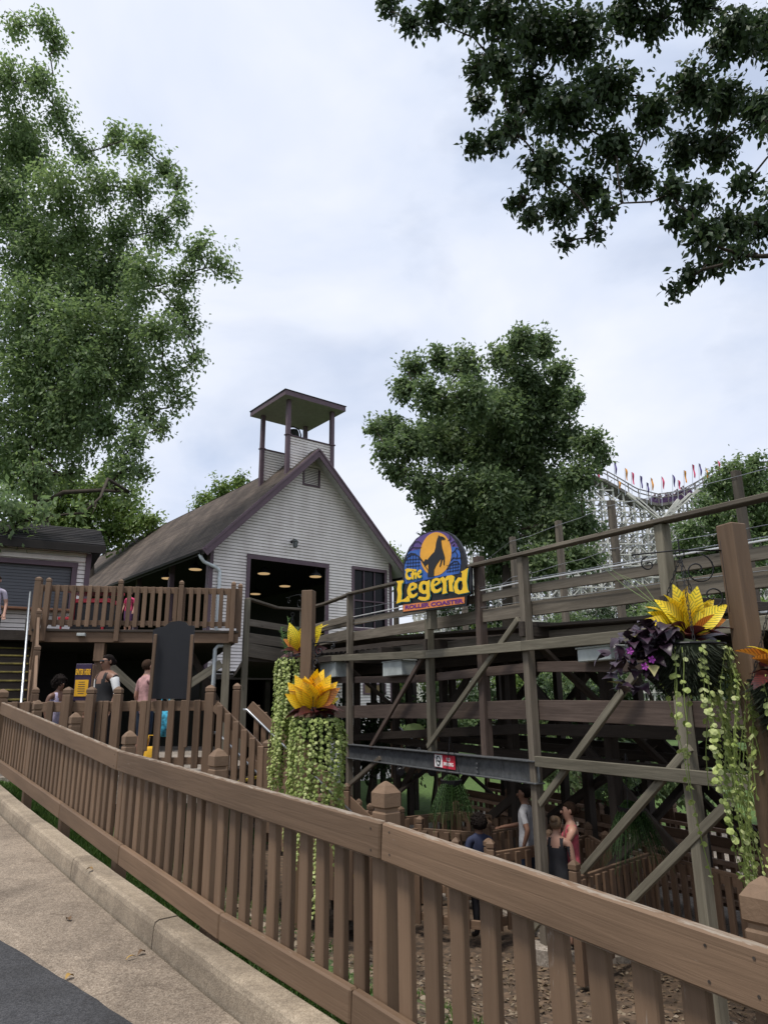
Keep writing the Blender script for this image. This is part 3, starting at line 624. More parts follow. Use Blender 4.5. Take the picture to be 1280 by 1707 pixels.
# ------------------------------------------------------------------ the raised deck with its railing
DA = Vector((-7.25, 14.45, 0)); DBp = Vector((-3.18, 15.25, 0))
def deck():
    d = (DBp - DA); L = d.length; d.normalize(); nr = Vector((d.y, -d.x, 0)); V = lambda f, o, z: Vector((DA.x, DA.y, 0)) + d * (L * f) + nr * o + Vector((0, 0, z))
    t = thing('raised_deck', V(.5, 0, LZ), 'raised brown timber deck with baluster railing in front of the station', 'deck')
    c = [(DA.x, DA.y), (DBp.x, DBp.y), tuple(CH(.0, .1, 0).xy), tuple(CH(.0, 12, 0).xy), tuple(SH(0, -3, 0).xy), tuple(SH(-9, .02, 0).xy), tuple(SH(-9, 2.6, 0).xy)]
    n = len(c); fl = mk('floor', mesh_of([(x, y, DKZ) for x, y in c] + [(x, y, DKZ - .2) for x, y in c], [tuple(range(n)), tuple(range(2*n-1, n-1, -1))] + [(i, i+n, (i+1) % n + n, (i+1) % n) for i in range(n)], M['darkwood']), None, t)
    beam('fascia', V(0, .03, DKZ - .12), V(1, .03, DKZ - .12), .06, .24, M['brown2'], t); beam('edge_board', V(0, .05, DKZ + .0), V(1, .05, DKZ + .0), .1, .05, M['darkwood'], t)
    top = 4.06
    for i in range(3):
        fa, fb = i / 3, (i + 1) / 3
        beam('top_rail', V(fa, -.02, top - .08), V(fb, -.02, top - .08), .04, .13, M['brown2'], t); beam('bottom_rail', V(fa, -.02, DKZ + .17), V(fb, -.02, DKZ + .17), .04, .1, M['brown2'], t)
    nb = 26
    for k in range(nb):
        f = (k + .5) / nb
        beam('baluster', V(f, .025, DKZ + .08), V(f, .025, top - .015), .035, .088, M['brown2'], t, side=nr, ch=.008)
    for f in (.055, .40, .70, .965): cap_post('post', V(f, .085, DKZ - .22), top + .12, .10, M['brown2'], t, d)
    cap_post('post', V(.0, -.02, DKZ - .1), top + .15, .13, M['brown2'], t, d); cap_post('post', V(1.0, -.03, DKZ - .1), top + .10, .10, M['brown2'], t, d)
    # supports
    for f, m in ((.32, 'brown2'), (.945, 'greywood2')):
        beam('support_post', V(f, -.12, LZ - .1 if f < .9 else -1.3), V(f, -.12, DKZ - .2), .16, .16, M[m], t, side=d)
    for o in (.0, -.24): beam('cleat', V(.32, -.12 + o + .12, DKZ - .62), V(.32, -.12 + o + .12, DKZ - .24), .04, .2, M['brown2'], t, side=nr)
    beam('brace', V(.33, -.1, 2.55), V(.66, -.1, 1.35), .05, .17, M['greywood2'], t); beam('brace', V(.92, -.1, 2.45), V(.66, -.1, 1.7), .05, .17, M['greywood2'], t)
    beam('brace', V(.75, -1.2, 2.7), V(1.05, -1.2, .6), .05, .15, M['darkwood'], t)
    mb = MB(); mb.tube([V(.955, -.1, DKZ - .28), V(.90, -.1, DKZ - .28), V(.885, -.1, DKZ - .36), V(.885, -.1, LZ)], .045, 8); mb.build('drain_pipe', plain('grey_pipe', (0.42, 0.46, 0.48), .4), parent=t, smooth=True)
    # near-black sheet added at the back to keep the space below in shade
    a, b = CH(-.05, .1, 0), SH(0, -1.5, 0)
    mk('back_shade_sheet', mesh_of([(a.x, a.y, -1.4), (b.x, b.y, -1.4), (b.x, b.y, DKZ), (a.x, a.y, DKZ)], [(0, 1, 2, 3)], M['dark']), None, t)
    bx = mk('junction_box', box_mesh(.16, .06, .15, plain('grey_box', (0.42, 0.44, 0.43), .5)), plane_M(V(.235, .10, DKZ - .09), d), t)
    return t
deck()

# ------------------------------------------------------------------ stairs up to the hut
def stairs():
    T0 = Vector((-7.75, 15.4, 0)); run = .33; n = 14; rise = (DKZ - LZ) / n; wd = 3.2
    P = lambda k, u, z: T0 + SN * (run * k) - SU * u + Vector((0, 0, z))
    t = thing('staircase', P(n, .5, LZ), 'dark timber staircase with yellow step edges rising to the hut', 'stairs')
    ym = plain('worn_yellow_paint', (0.17, 0.14, 0.035), .8, vary=.5, scale=12)
    for k in range(n):
        z = DKZ - rise * (k + 1) + (rise if False else 0)
        tr = beam('tread', P(k + .5, 0, z), P(k + .5, wd, z), run + .03, .045, M['darkwood'], t)
        beam('nosing', P(k + 1.05, .01, z + .012), P(k + 1.05, wd, z + .012), .03, .032, ym, tr)
        beam('riser', P(k + 1.0, 0, z - rise / 2), P(k + 1.0, wd, z - rise / 2), .025, rise - .05, M['darkwood'], t)
    beam('nosing', P(.05, .01, DKZ + .01), P(.05, wd, DKZ + .01), .04, .05, ym, t)
    beam('stringer', P(0, -.03, DKZ - .2), P(n, -.03, LZ - .05), .05, .3, M['brown2'], t)
    # guard on the right side: sloping rail, balusters, posts
    g = lambda k, dz: P(k, -.06, DKZ - rise * k + dz)
    gr = beam('guard_rail', g(-.6, 1.0), g(n, .92), .05, .14, M['brown2'], t); beam('guard_rail', g(0, .18), g(n, .12), .04, .1, M['brown2'], t)
    for k in range(0, 2 * n):
        kk = k / 2 + .25; beam('baluster', g(kk, .1), g(kk, .95), .03, .085, M['brown2'], t, side=SU, ch=.004)
    for k in (-.5, 4.6, 9.3, 13.7): q = g(k, -.1); cap_post('post', q, q.z + 1.28, .11, M['brown2'], t, SN)
    mb = MB(); h = lambda k, dz: P(k, .12, DKZ - rise * k + dz)
    mb.tube([h(-.2, 0), h(-.2, .86), h(-.1, .92), h(.15, .9), h(n - .5, .86), h(n - .5, 0)], .022, 8); mb.build('steel_handrail', M['steel'], parent=t, smooth=True)
    # second guard between deck and stair top
    beam('guard_rail', Vector((DA.x, DA.y, 3.98)), P(0, -.06, 4.03), .04, .14, M['brown2'], t)
    for k in range(5):
        q = Vector((DA.x, DA.y, 0)).lerp(P(0, -.06, 0), (k + .5) / 5); beam('baluster', q + Vector((0, 0, DKZ)), q + Vector((0, 0, 3.95)), .035, .085, M['brown2'], t, side=SN, ch=.004)
stairs()

# ------------------------------------------------------------------ railing round the landing, and the flight down to the queue
LF = [(-6.6, 10.42), (-2.44, 10.55)]
def landing_rail():
    a, b = Vector((LF[0][0], LF[0][1], 0)), Vector((LF[1][0], LF[1][1], 0)); d = (b - a); L = d.length; d.normalize(); nr = Vector((d.y, -d.x, 0))
    t = thing('landing_rail', a.lerp(b, .5) + Vector((0, 0, LZ)), 'brown baluster railing along the landing where people stand by the black board', 'fence')
    V = lambda x, o, z: Vector((x, a.y + (x - a.x) / (b.x - a.x) * (b.y - a.y), 0)) + nr * o + Vector((0, 0, z))
    top = 1.68
    beam('top_rail', V(a.x, 0, top - .1), V(-4.3, 0, top - .1), .04, .14, M['brown2'], t); beam('top_rail', V(-4.29, 0, top - .1), V(b.x, 0, top - .1), .04, .14, M['brown2'], t)
    beam('bottom_rail', V(a.x, 0, .82), V(b.x, 0, .82), .04, .1, M['brown2'], t)
    xs = [atY(x, 1180, 10.45).x for x in (27, 47, 85, 108, 116, 168, 176, 222, 239, 264, 285, 306, 328)]
    for x in list(xs) + [xs[0] - .25 * i for i in range(1, 4)]: beam('baluster', V(x, .045, .72), V(x, .045, top - .02), .04, .095, M['brown2'], t, side=nr, ch=.008)
    for x in [atY(p, 1150, 10.45).x for p in (118, 156, 200)]: cap_post('post', V(x, .10, .45), top + .17, .115, M['brown2'], t, d)
    x = atY(350, 1150, 10.4).x; cap_post('post', V(x, .10, .2), 1.86, .13, M['brown2'], t, d); cap_post('post', V(b.x + .16, -.55, .2), 1.90, .11, M['brown2'], t, d)
landing_rail()
def down_stairs():
    A = Vector((-2.45, 10.45, 0)); D = Vector((.97, -.22, 0)).normalized(); S = Vector((.22, .97, 0)).normalized(); n = 12; rise = 2.0 / n; run = .195; wd = 1.15
    P = lambda k, o, z: A + D * (run * k) + S * o + Vector((0, 0, z)); Z = lambda k: LZ - rise * k
    t = thing('lower_stairs', P(n, .6, QZ), 'brown flight of steps with side railings descending from the landing to the queue', 'stairs')
    ym = plain('yellow_step_edge', (0.55, 0.42, 0.05), .6, vary=.3, scale=10)
    for k in range(n):
        tr = beam('tread', P(k + .5, 0, Z(k + 1)), P(k + .5, wd, Z(k + 1)), run + .02, .05, M['walkwood'], t); beam('nosing', P(k + 1, .01, Z(k + 1) + .01), P(k + 1, wd, Z(k + 1) + .01), .03, .05, ym, tr)
        beam('riser', P(k + .03, 0, Z(k + .5)), P(k + .03, wd, Z(k + .5)), .02, rise, M['darkwood'], t)
    for o, sg in ((-.05, -1), (wd + .05, 1)):
        beam('side_rail', P(0, o, Z(0) + .93), P(n, o, Z(n) + .93), .04, .15, M['brown2'], t); beam('side_rail', P(0, o, Z(0) + .12), P(n, o, Z(n) + .12), .04, .14, M['brown2'], t)
        for k in range(18):
            kk = .55 + k * n / 18.2; beam('baluster', P(kk, o + sg * .045, Z(kk) + .02), P(kk, o + sg * .045, Z(kk) + 1.02), .04, .09, M['brown2'], t, side=S, ch=.008)
        for kk in (4.2, 8.3, n): q = P(kk, o, Z(kk) - .15); cap_post('post', q, q.z + 1.3, .1, M['brown2'], t, D)
        for dz in (.86, .55):
            mb = MB(); mb.tube([P(-.3, o - sg * .12, Z(0) + dz), P(0, o - sg * .12, Z(0) + dz), P(n, o - sg * .12, Z(n) + dz)], .019, 8); mb.build('steel_handrail', M['steel'], parent=t, smooth=True)
M['walkwood'] = M['plank']
down_stairs()
# ------------------------------------------------------------------ timber trestle of the roller coaster
KD = Vector((.412, -.911, 0)).normalized(); KN = Vector((.911, .412, 0)).normalized(); K0 = Vector((-.67, 15, 0))
def KP(s, o, z): v = K0 + KD * s + KN * o; return Vector((v.x, v.y, z))
def kx(x, y, o=0.0): return atpl(x, y, K0 + KN * o, KN)
S_POST = [-.22, 3.43, 6.2, 8.68, 11.1, 13.6]
def hand_z(s): return lerp(s, [-6, -.24, 6.17, 8.67, 9.92, 14], [4.1, 3.89, 3.52, 3.39, 3.31, 3.12])
def trestle():
    t = thing('coaster_trestle', KP(4, 1.5, QZ), 'weathered grey timber roller coaster trestle with handrail and steel cross beam', 'trestle')
    G, G2, DK, STN = M['greywood'], M['greywood2'], M['darkwood'], M['stainwood']
    def pb(name, x0, y0, x1, y1, o, w, h, mat, ext0=0.0, ext1=0.0):
        a, b = kx(x0, y0, o), kx(x1, y1, o); d = (b - a).normalized(); return beam(name, a - d * ext0, b + d * ext1, w, h, mat, t)
    # front posts
    for i, s in enumerate(S_POST):
        zt = hand_z(s) if i != 1 else 2.98; zb = QZ - .2 if i != 1 else .80
        beam('post', KP(s, .0, zb), KP(s, .0, zt - .02), .115, .12, G2 if i % 2 else G, t, side=KD)
    # concrete footings
    for s in S_POST:
        if s == 3.43: continue
        mb = MB(); zf = ground_z(*KP(s, 0, 0).xy); mb.lathe([(.2, -.3), (.2, .16), (.18, .18)], 14, Matrix.Translation(KP(s, 0, zf))); mb.build('footing', M['walk'], parent=t)
    # handrail: flat board from post to post
    hs = [-.24, 1.9, 4.2, 6.17, 8.67, 11.1, 14]
    for a, b in zip(hs[:-1], hs[1:]): beam('handrail', KP(a, -.02, hand_z(a) + .01), KP(b, -.02, hand_z(b) + .01), .16, .045, G, t)
    # boards along the front
    def run(name, pts, o, w, h, mat, z_ext=None):
        P3 = [kx(x, y, o) for x, y in pts]
        d = (P3[-1] - P3[-2]).normalized(); P3.append(P3[-1] + d * 5)
        for a, b in zip(P3[:-1], P3[1:]): beam(name, a, b, w, h, mat, t)
        return P3
    pl = run('guard_board', [(520, 1052), (591, 1037), (882, 982), (1102, 948)], .1, .045, .125, G)
    st = run('stringer', [(520, 1072), (591, 1061), (885, 1015), (1106, 985)], .1, .06, .19, G)
    run('inner_beam', [(600, 1090), (885, 1062), (1060, 1049)], .35, .07, .13, G)
    run('ledger', [(440, 1106), (538, 1098), (711, 1091), (870, 1077), (1060, 1059)], -.1, .05, .13, G2)
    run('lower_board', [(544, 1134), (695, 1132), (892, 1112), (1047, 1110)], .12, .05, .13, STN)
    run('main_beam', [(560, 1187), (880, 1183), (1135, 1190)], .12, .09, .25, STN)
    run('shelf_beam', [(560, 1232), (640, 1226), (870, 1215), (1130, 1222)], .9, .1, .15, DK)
    b = run('lower_ledger', [(893, 1269), (1240, 1304)], -.1, .05, .125, G2)
    # light conduit on the guard board
    mb = MB(); mb.tube([p + Vector((0, 0, .105)) - KN * .04 for p in pl[1:]], .012, 6); mb.build('conduit', M['white'], parent=t, smooth=True)
    # steel I beam
    a, c = kx(582, 1252, -.02), kx(899, 1288, -.02); d = (c - a).normalized(); stl = plain('grey_steel_beam', (0.10, 0.105, 0.11), .5, .3, vary=.35, scale=14)
    sb = beam('steel_beam', a, c, .02, .24, stl, t)
    for dz in (-.13, .13): beam('flange', a + Vector((0, 0, dz)), c + Vector((0, 0, dz)), .15, .02, stl, sb)
    mb = MB()
    for k in range(3): mb.lathe([(.022, 0), (.018, .015)], 6, plane_M(KP(4.88, -.06, .62 + k * .06), KD))
    mb.build('bolts', stl, parent=sb)
    # braces in front
    for (x0, y0, x1, y1, m) in ((703, 1098, 620, 1242, STN), (861, 1036, 717, 1239, G2), (1054, 1130, 906, 1333, G2), (1145, 1251, 958, 1467, G2), (1230, 1323, 1083, 1470, G2), (632, 1265, 586, 1305, G), (548, 1150, 520, 1200, STN)):
        pb('brace', x0, y0, x1, y1, -.048, .05, .085, m, .05, .1 if y1 < 1400 else 1.15)
    # rows further in
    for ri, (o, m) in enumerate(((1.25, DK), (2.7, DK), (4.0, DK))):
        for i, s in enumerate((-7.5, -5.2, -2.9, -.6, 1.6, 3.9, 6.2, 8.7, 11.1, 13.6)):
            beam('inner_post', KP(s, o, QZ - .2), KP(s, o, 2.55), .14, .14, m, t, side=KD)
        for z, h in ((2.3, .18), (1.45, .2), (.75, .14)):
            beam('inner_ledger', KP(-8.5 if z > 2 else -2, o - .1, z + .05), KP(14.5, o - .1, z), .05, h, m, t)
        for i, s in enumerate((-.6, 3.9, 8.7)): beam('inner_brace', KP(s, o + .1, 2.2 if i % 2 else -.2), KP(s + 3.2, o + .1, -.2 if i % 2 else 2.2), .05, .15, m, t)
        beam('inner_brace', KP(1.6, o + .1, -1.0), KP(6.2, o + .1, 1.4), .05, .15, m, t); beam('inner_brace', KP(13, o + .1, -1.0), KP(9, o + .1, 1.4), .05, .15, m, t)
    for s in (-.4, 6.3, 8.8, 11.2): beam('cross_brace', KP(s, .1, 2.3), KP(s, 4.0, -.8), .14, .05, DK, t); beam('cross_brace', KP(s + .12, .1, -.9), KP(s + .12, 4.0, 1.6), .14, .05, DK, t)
    for s in S_POST + [1.6, -2.6, -5.2]: beam('cap_beam', KP(s, -.1, 2.52), KP(s, 4.2, 2.52), .1, .2, DK, t)
    # walkway planks, ties and track
    for k in range(62):
        s = -8 + k * .36; z = hand_z(max(s, -6)) - 1.0
        beam('tie', KP(s, .95, z - .16), KP(s, 3.3, z - .16), .09, .10, DK, t)
    for o0 in [.22 + .17 * i for i in range(5)] : beam('walk_plank', KP(-8, o0, hand_z(-6) - .97), KP(-.2, o0, hand_z(-.2) - .97), .15, .04, M['plank'], t); beam('walk_plank', KP(-.2, o0, hand_z(-.2) - .97), KP(14, o0, hand_z(14) - .97), .15, .04, M['plank'], t)
    for o0 in [1.07 + .172 * i for i in range(17)]: beam('walk_plank', KP(-8, o0, hand_z(-6) - 1.08), KP(14, o0, hand_z(14) - 1.08), .168, .04, M['plank'], t)
    for o0 in (1.55, 2.65):
        for a, c in ((-8, -.2), (-.2, 6.2), (6.2, 14)): beam('track_stack', KP(a, o0, hand_z(a) - .98), KP(c, o0, hand_z(c) - .98), .2, .14, DK, t); beam('track_strap', KP(a, o0, hand_z(a) - .90), KP(c, o0, hand_z(c) - .90), .1, .02, M['steel'], t)
    def wire(pts, r_, n_):
        w_ = MB(); w_.tube(pts, r_, n_); w_.build('guard_wire', M['steel'], parent=t)
    # far side: tall thin posts with wires, handrail
    far = [(-2.4, 5.0), (.0, 5.5), (1.79, 5.48), (3.48, 5.5), (6.4, 5.22), (9.4, 5.1)]
    for s, z in far: beam('far_post', KP(s, 4.2, 2.3), KP(s, 4.2, z), .11, .13, G, t, side=KD)
    for dz in (-.12, -1.0, -1.4):
        for (s0_, z0), (s1_, z1) in zip(far[:-1], far[1:]): wire([KP(s0_, 4.12, z0 + dz), KP((s0_ + s1_) / 2, 4.12, (z0 + z1) / 2 + dz - .03), KP(s1_, 4.12, z1 + dz)], .006, 4)
    for dz in (-.32, -.62):
        for a, c in zip(hs[:-1], hs[1:]): wire([KP(a, .05, hand_z(a) + dz), KP((a + c) / 2, .05, (hand_z(a) + hand_z(c)) / 2 + dz - .01), KP(c, .05, hand_z(c) + dz)], .005, 4)
    # station end of the walkway: handrail that swings round to the deck
    ps = [kx(583, 991), atz(505, 1016, 3.82), atz(413, 998, 3.86)]
    for i in range(2):
        a, c = ps[i], ps[i + 1]; m1 = a.lerp(c, .5) - Vector((0, 0, .03 + .05 * i))
        beam('handrail', a, m1, .14, .045, G, t); beam('handrail', m1, c, .14, .045, G, t)
        for dz, h in ((-.52, .15), (-.86, .22)): beam('guard_board', a + Vector((0, 0, dz)), c + Vector((0, 0, dz)), .05, h, G, t)
    for p in ps[1:]: beam('post', Vector((p.x, p.y, -1.2)), p, .12, .12, G2, t, side=KD)
    pf = ps[2]; beam('edge_beam', pf + Vector((0, 0, -1.12)), ps[1] + Vector((0, 0, -1.2)), .1, .3, G, t)
    q = [ps[0], ps[1], ps[2], CH(1.0, -.3, 0), CH(6.5, -.3, 0)]; mk('platform', mesh_of([(v.x, v.y, 2.62) for v in q] + [(v.x, v.y, 2.5) for v in q], [(0, 1, 2, 3, 4), (9, 8, 7, 6, 5)] + [(i, i + 5, (i + 1) % 5 + 5, (i + 1) % 5) for i in range(5)], DK), None, t)
    # blue air hoses
    hm = plain('blue_hose', (0.03, 0.09, 0.28), .4); mb = MB(); mb.tube([KP(s, .9, 2.44 + .03 * math.sin(s * 3) - .02 * s + .1) for s in np.linspace(1, 13, 30)], .018, 6)
    for s in (6.9, 7.6): mb.tube([KP(s + .32 * math.cos(a), .75, 2.30 + .26 * math.sin(a)) for a in np.linspace(0, math.pi, 10)], .012, 6)
    mb.build('air_hose', hm, parent=t, smooth=True)
    return t
TR = trestle()
# electrical boxes hung below the ledger
bxm = plain('weathered_grey_cabinet', (0.36, 0.39, 0.38), .5, vary=.18, scale=5)
for (x0, y0, x1, y1, lab) in ((641, 1101, 672, 1128, 'pale grey cabinet under the trestle ledger left of the coaster sign post'), (536, 1103, 562, 1131, 'pale grey cabinet behind the red-leaved plant beside the brown post'), (967, 1077, 1020, 1104, 'wide pale grey cabinet under the ledger left of the hanging croton basket')):
    a, c = kx(x0, y1, -.02), kx(x1, y0, -.02); w = (c - a).dot(KD); h = abs(c.z - a.z); m = (a + c) / 2 - KN * .05
    t = thing('cabinet', (m.x, m.y, min(a.z, c.z)), lab, 'cabinet'); mk('case', box_mesh(abs(w), .3, h, bxm, .01), frame(KP(0, 0, 0), KP(1, 0, 0))[0].to_3x3().to_4x4() if False else (Matrix.Translation(m + KN * .16) @ frame(KP(0, 0, 0), KP(1, 0, 0))[0].to_3x3().to_4x4()), t)
    mk('lid', box_mesh(abs(w) + .03, .33, .02, bxm, .004), Matrix.Translation(m + KN * .16 + Vector((0, 0, h / 2 + .01))) @ frame(KP(0, 0, 0), KP(1, 0, 0))[0].to_3x3().to_4x4(), t)
# no smoking plate
def no_smoking():
    c = kx(741, 1269.5, -.05); X = KD; Mx = plane_M(c, X); t = thing('no_smoking_sign', c, 'small red and white NO SMOKING sign on the steel beam', 'sign')
    w = (kx(758, 1270, -.05) - kx(724, 1268, -.05)).length; h = .20
    mk('plate', box_mesh(w, h, .008, plain('sign_red', (0.55, 0.035, 0.06), .5)), Mx, t)
    wm = plain('sign_white', (0.8, 0.8, 0.8), .5); T = lambda x, y, z: Mx @ Matrix.Translation((x, y, z))
    mk('white_field', box_mesh(w * .38, h * .9, .004, wm, 0), T(-w * .29, 0, .005), t)
    mb = MB(); mb.tube([(.066 * math.cos(a_), .066 * math.sin(a_), .002) for a_ in np.linspace(0, 6.283, 25)], .009, 5); mb.bar((-.05, .05, .002), (.05, -.05, .002), .012, .003, side=Vector((1, 1, 0)).normalized()); mb.bar((-.045, -.005, .001), (.045, -.005, .001), .016, .003, side=Vector((0, 1, 0)))
    o = mb.build('symbol', M['black'], T(-w * .29, 0, .007), t)
    mk('lettering', text_mesh('NO\nSMOKING', .07, wm, .002, bold=.002), T(w * .19, .0, .006), t)
no_smoking()

# ------------------------------------------------------------------ the coaster's name board
GU = Vector((.73, -.68, 0)).normalized(); GN = Vector((GU.y, -GU.x, 0)); GP = atY(783, 960, 10.45)
def sgn(x, y):                      # zoomed photo coordinates (8 per pixel, from 640,870) -> board coordinates in metres
    P = atpl(640 + x / 8.0, 870 + y / 8.0, GP, GN); return ((P - GP).dot(GU), P.z - GP.z)
def name_board():
    Mx = plane_M(GP, GU); out = 1 if Mx.col[2].xyz.dot(-GP) > 0 else -1
    t = thing('coaster_sign', GP + Vector((0, 0, -.6)), 'arched roller coaster sign with yellow The Legend lettering over an orange band', 'sign')
    def pl(name, polys, z, depth, mat, par=None):
        me = curve_mesh([[sgn(*p) for p in poly] for poly in polys], depth, mat); return mk(name, me, Mx @ Matrix.Translation((0, 0, out * z)), par or t)
    blk = plain('sign_black', (0.010, 0.010, 0.014), .4); yel = plain('sign_yellow', (0.80, 0.50, 0.02), .4, vary=.06); org = plain('sign_orange', (0.62, 0.20, 0.06), .45, vary=.05)
    blue = plain('sign_blue', (0.035, 0.11, 0.40), .45, vary=.25, scale=5); vio = plain('sign_violet', (0.10, 0.06, 0.22), .45, vary=.2, scale=5); teal = plain('sign_teal', (0.02, 0.26, 0.30), .45)
    moon = plain('sign_moon', (0.70, 0.33, 0.035), .45, vary=.18, scale=3); pur = plain('sign_purple', (0.11, 0.015, 0.16), .5)
    arch = [(262, 790), (258, 640), (285, 480), (350, 340), (440, 225), (540, 155), (650, 118), (740, 112), (840, 128), (930, 175), (1010, 260), (1070, 370), (1098, 480), (1108, 620), (1170, 600), (1175, 950), (1120, 990), (1110, 1120), (265, 1215), (262, 1105), (180, 1120), (170, 790)]
    pl('backing', [arch], 0, .05, blk)
    pl('sky_upper', [[(340, 400), (400, 290), (490, 200), (600, 150), (720, 128), (830, 145), (900, 185), (960, 260), (1000, 340), (900, 470), (520, 480)]], .027, .004, vio)
    pl('sky_lower', [[(290, 620), (300, 520), (345, 400), (520, 360), (910, 330), (1005, 345), (1030, 430), (1040, 560), (1020, 690), (640, 760), (300, 830)]], .030, .004, blue)
    el = [(708 + 208 * math.cos(a) - 12 * math.sin(a), 432 + 290 * math.sin(a)) for a in np.linspace(0, 2 * math.pi, 40, endpoint=False)]
    pl('moon', [el], .034, .006, moon)
    horse = [(600, 735), (612, 640), (610, 560), (560, 600), (548, 540), (575, 500), (600, 510), (622, 480), (655, 440), (690, 405), (708, 350), (715, 290), (728, 240), (742, 205), (748, 178), (762, 196), (800, 200), (832, 222), (836, 238), (818, 244), (788, 240), (782, 262), (788, 300), (795, 350), (815, 420), (832, 480), (828, 560), (822, 585), (812, 575), (812, 500), (800, 510), (785, 570), (770, 605), (760, 600), (775, 540), (782, 490), (760, 520), (720, 575), (690, 640), (685, 735)]
    pl('horse_emblem', [horse], .040, .006, blk)
    # iron fence and branches drawn across the night sky
    mb = MB()
    def ln(a, b, w=.010):
        p, q = sgn(*a), sgn(*b); mb.bar((p[0], p[1], 0), (q[0], q[1], 0), w, .004, side=(Vector((q[0] - p[0], q[1] - p[1], 0)).cross(Vector((0, 0, 1)))).normalized())
    for x, y0 in ((335, 500), (370, 460), (405, 448), (440, 455), (480, 480)): ln((x, y0), (x, 640), .007)
    for y in (500, 545, 590): ln((310, y + 10), (500, y - 5), .007)
    for x in (900, 935, 970, 1000): ln((x, 560 - (x - 900) * .3), (x, 680), .007)
    for y in (570, 610, 650): ln((850, y + 20), (1025, y - 10), .007)
    arc = [(290, 560), (325, 480), (385, 440), (440, 440), (490, 470), (530, 520), (570, 580)]
    for a, b in zip(arc[:-1], arc[1:]): ln(a, b, .016)
    arc = [(860, 650), (890, 580), (950, 530), (1000, 530), (1030, 580)]
    for a, b in zip(arc[:-1], arc[1:]): ln(a, b, .012)
    for pts in ([(345, 400), (400, 340), (450, 350), (520, 345)], [(390, 330), (430, 270), (480, 265), (520, 300)], [(1050, 480), (985, 490), (940, 480), (910, 520)], [(1060, 400), (985, 350), (960, 390), (925, 420)], [(960, 390), (1000, 440), (980, 500)], [(1000, 270), (950, 260), (905, 290)], [(960, 300), (930, 330)], [(890, 180), (905, 230), (870, 260)], [(330, 450), (380, 420), (440, 430)], [(500, 500), (600, 640), (640, 700)]):
        for a, b in zip(pts[:-1], pts[1:]): ln(a, b, .012)
    mb.build('branch_tracery', blk, Mx @ Matrix.Translation((0, 0, out * .037)), t, kind='stuff')
    L = {}
    L['letter_T'] = [[(310, 645), (340, 625), (400, 632), (460, 640), (455, 668), (420, 662), (360, 668), (340, 690), (345, 730), (370, 748), (395, 735), (385, 690), (405, 690), (405, 750), (375, 778), (335, 775), (315, 745), (315, 700), (325, 672)]]
    L['letter_h'] = [[(405, 640), (430, 655), (428, 690), (450, 675), (465, 690), (463, 765), (443, 765), (443, 705), (428, 715), (425, 770), (402, 772)]]
    L['letter_e'] = [[(480, 665), (505, 640), (525, 650), (528, 680), (495, 705), (500, 728), (528, 718), (520, 750), (490, 755), (470, 725), (470, 690)], [(490, 685), (507, 668), (510, 680), (492, 695)]]
    L['letter_L'] = [[(195, 795), (285, 785), (288, 815), (268, 830), (262, 900), (268, 960), (255, 1045), (285, 1040), (320, 1020), (345, 990), (372, 1030), (372, 1065), (330, 1070), (270, 1068), (195, 1095), (205, 1050), (215, 970), (205, 900), (215, 830)]]
    L['letter_e.001'] = [[(350, 880), (375, 825), (420, 810), (465, 830), (472, 880), (440, 905), (385, 925), (395, 965), (425, 975), (470, 950), (468, 985), (430, 1015), (375, 1020), (345, 975), (338, 920)], [(385, 890), (400, 855), (425, 855), (430, 875), (392, 900)]]
    L['letter_g'] = [[(495, 850), (520, 805), (560, 790), (600, 800), (632, 780), (638, 850), (635, 930), (645, 985), (630, 1035), (580, 1055), (520, 1050), (482, 1030), (495, 1000), (540, 1005), (585, 1010), (600, 985), (595, 960), (550, 965), (505, 940), (490, 900)], [(540, 850), (565, 830), (590, 850), (590, 905), (565, 925), (540, 900)]]
    L['letter_e.002'] = [[(655, 815), (680, 770), (730, 750), (775, 765), (785, 815), (750, 840), (700, 865), (705, 900), (740, 910), (790, 880), (795, 915), (750, 950), (695, 955), (660, 920), (650, 860)], [(692, 825), (710, 790), (740, 785), (750, 805), (700, 840)]]
    L['letter_n'] = [[(775, 760), (815, 735), (835, 770), (870, 725), (930, 715), (965, 735), (962, 790), (940, 830), (945, 890), (955, 935), (900, 930), (895, 860), (890, 800), (895, 770), (860, 790), (862, 860), (858, 920), (875, 950), (805, 970), (815, 900), (815, 830)]]
    L['letter_d'] = [[(975, 800), (1020, 745), (1065, 750), (1068, 690), (1055, 670), (1100, 650), (1145, 620), (1140, 700), (1130, 800), (1140, 900), (1165, 940), (1100, 955), (1020, 970), (975, 950), (958, 880)], [(1010, 830), (1035, 790), (1070, 790), (1080, 860), (1070, 910), (1030, 925), (1010, 890)]]
    for k, polys in L.items():
        nm = k.split('.')[0]
        pl('letter_shadow', [[(x + 6, y + 9) for x, y in pp_] for pp_ in polys], .044, .006, teal); pl(nm, polys, .052, .012, yel)
    pl('band', [[(275, 1108), (1088, 1002), (1090, 1090), (275, 1200)]], .032, .012, org)
    a, b = sgn(285, 1150), sgn(1060, 1060); c = sgn(672, 1104); me = text_mesh('ROLLER COASTER', .082, pur, .003, bold=.0035); w = max(v.co.x for v in me.vertices) - min(v.co.x for v in me.vertices); tw = b[0] - a[0]
    for v in me.vertices: v.co.x *= tw / w
    mk('lettering', me, Mx @ Matrix.Translation((c[0], c[1], out * .040)) @ (Matrix.Rotation(math.atan2(b[1] - a[1], b[0] - a[0]), 4, 'Z') if abs(b[1] - a[1]) > .01 else Matrix.Identity(4)), t)
    bk = GN if GN.dot(GP) > 0 else -GN
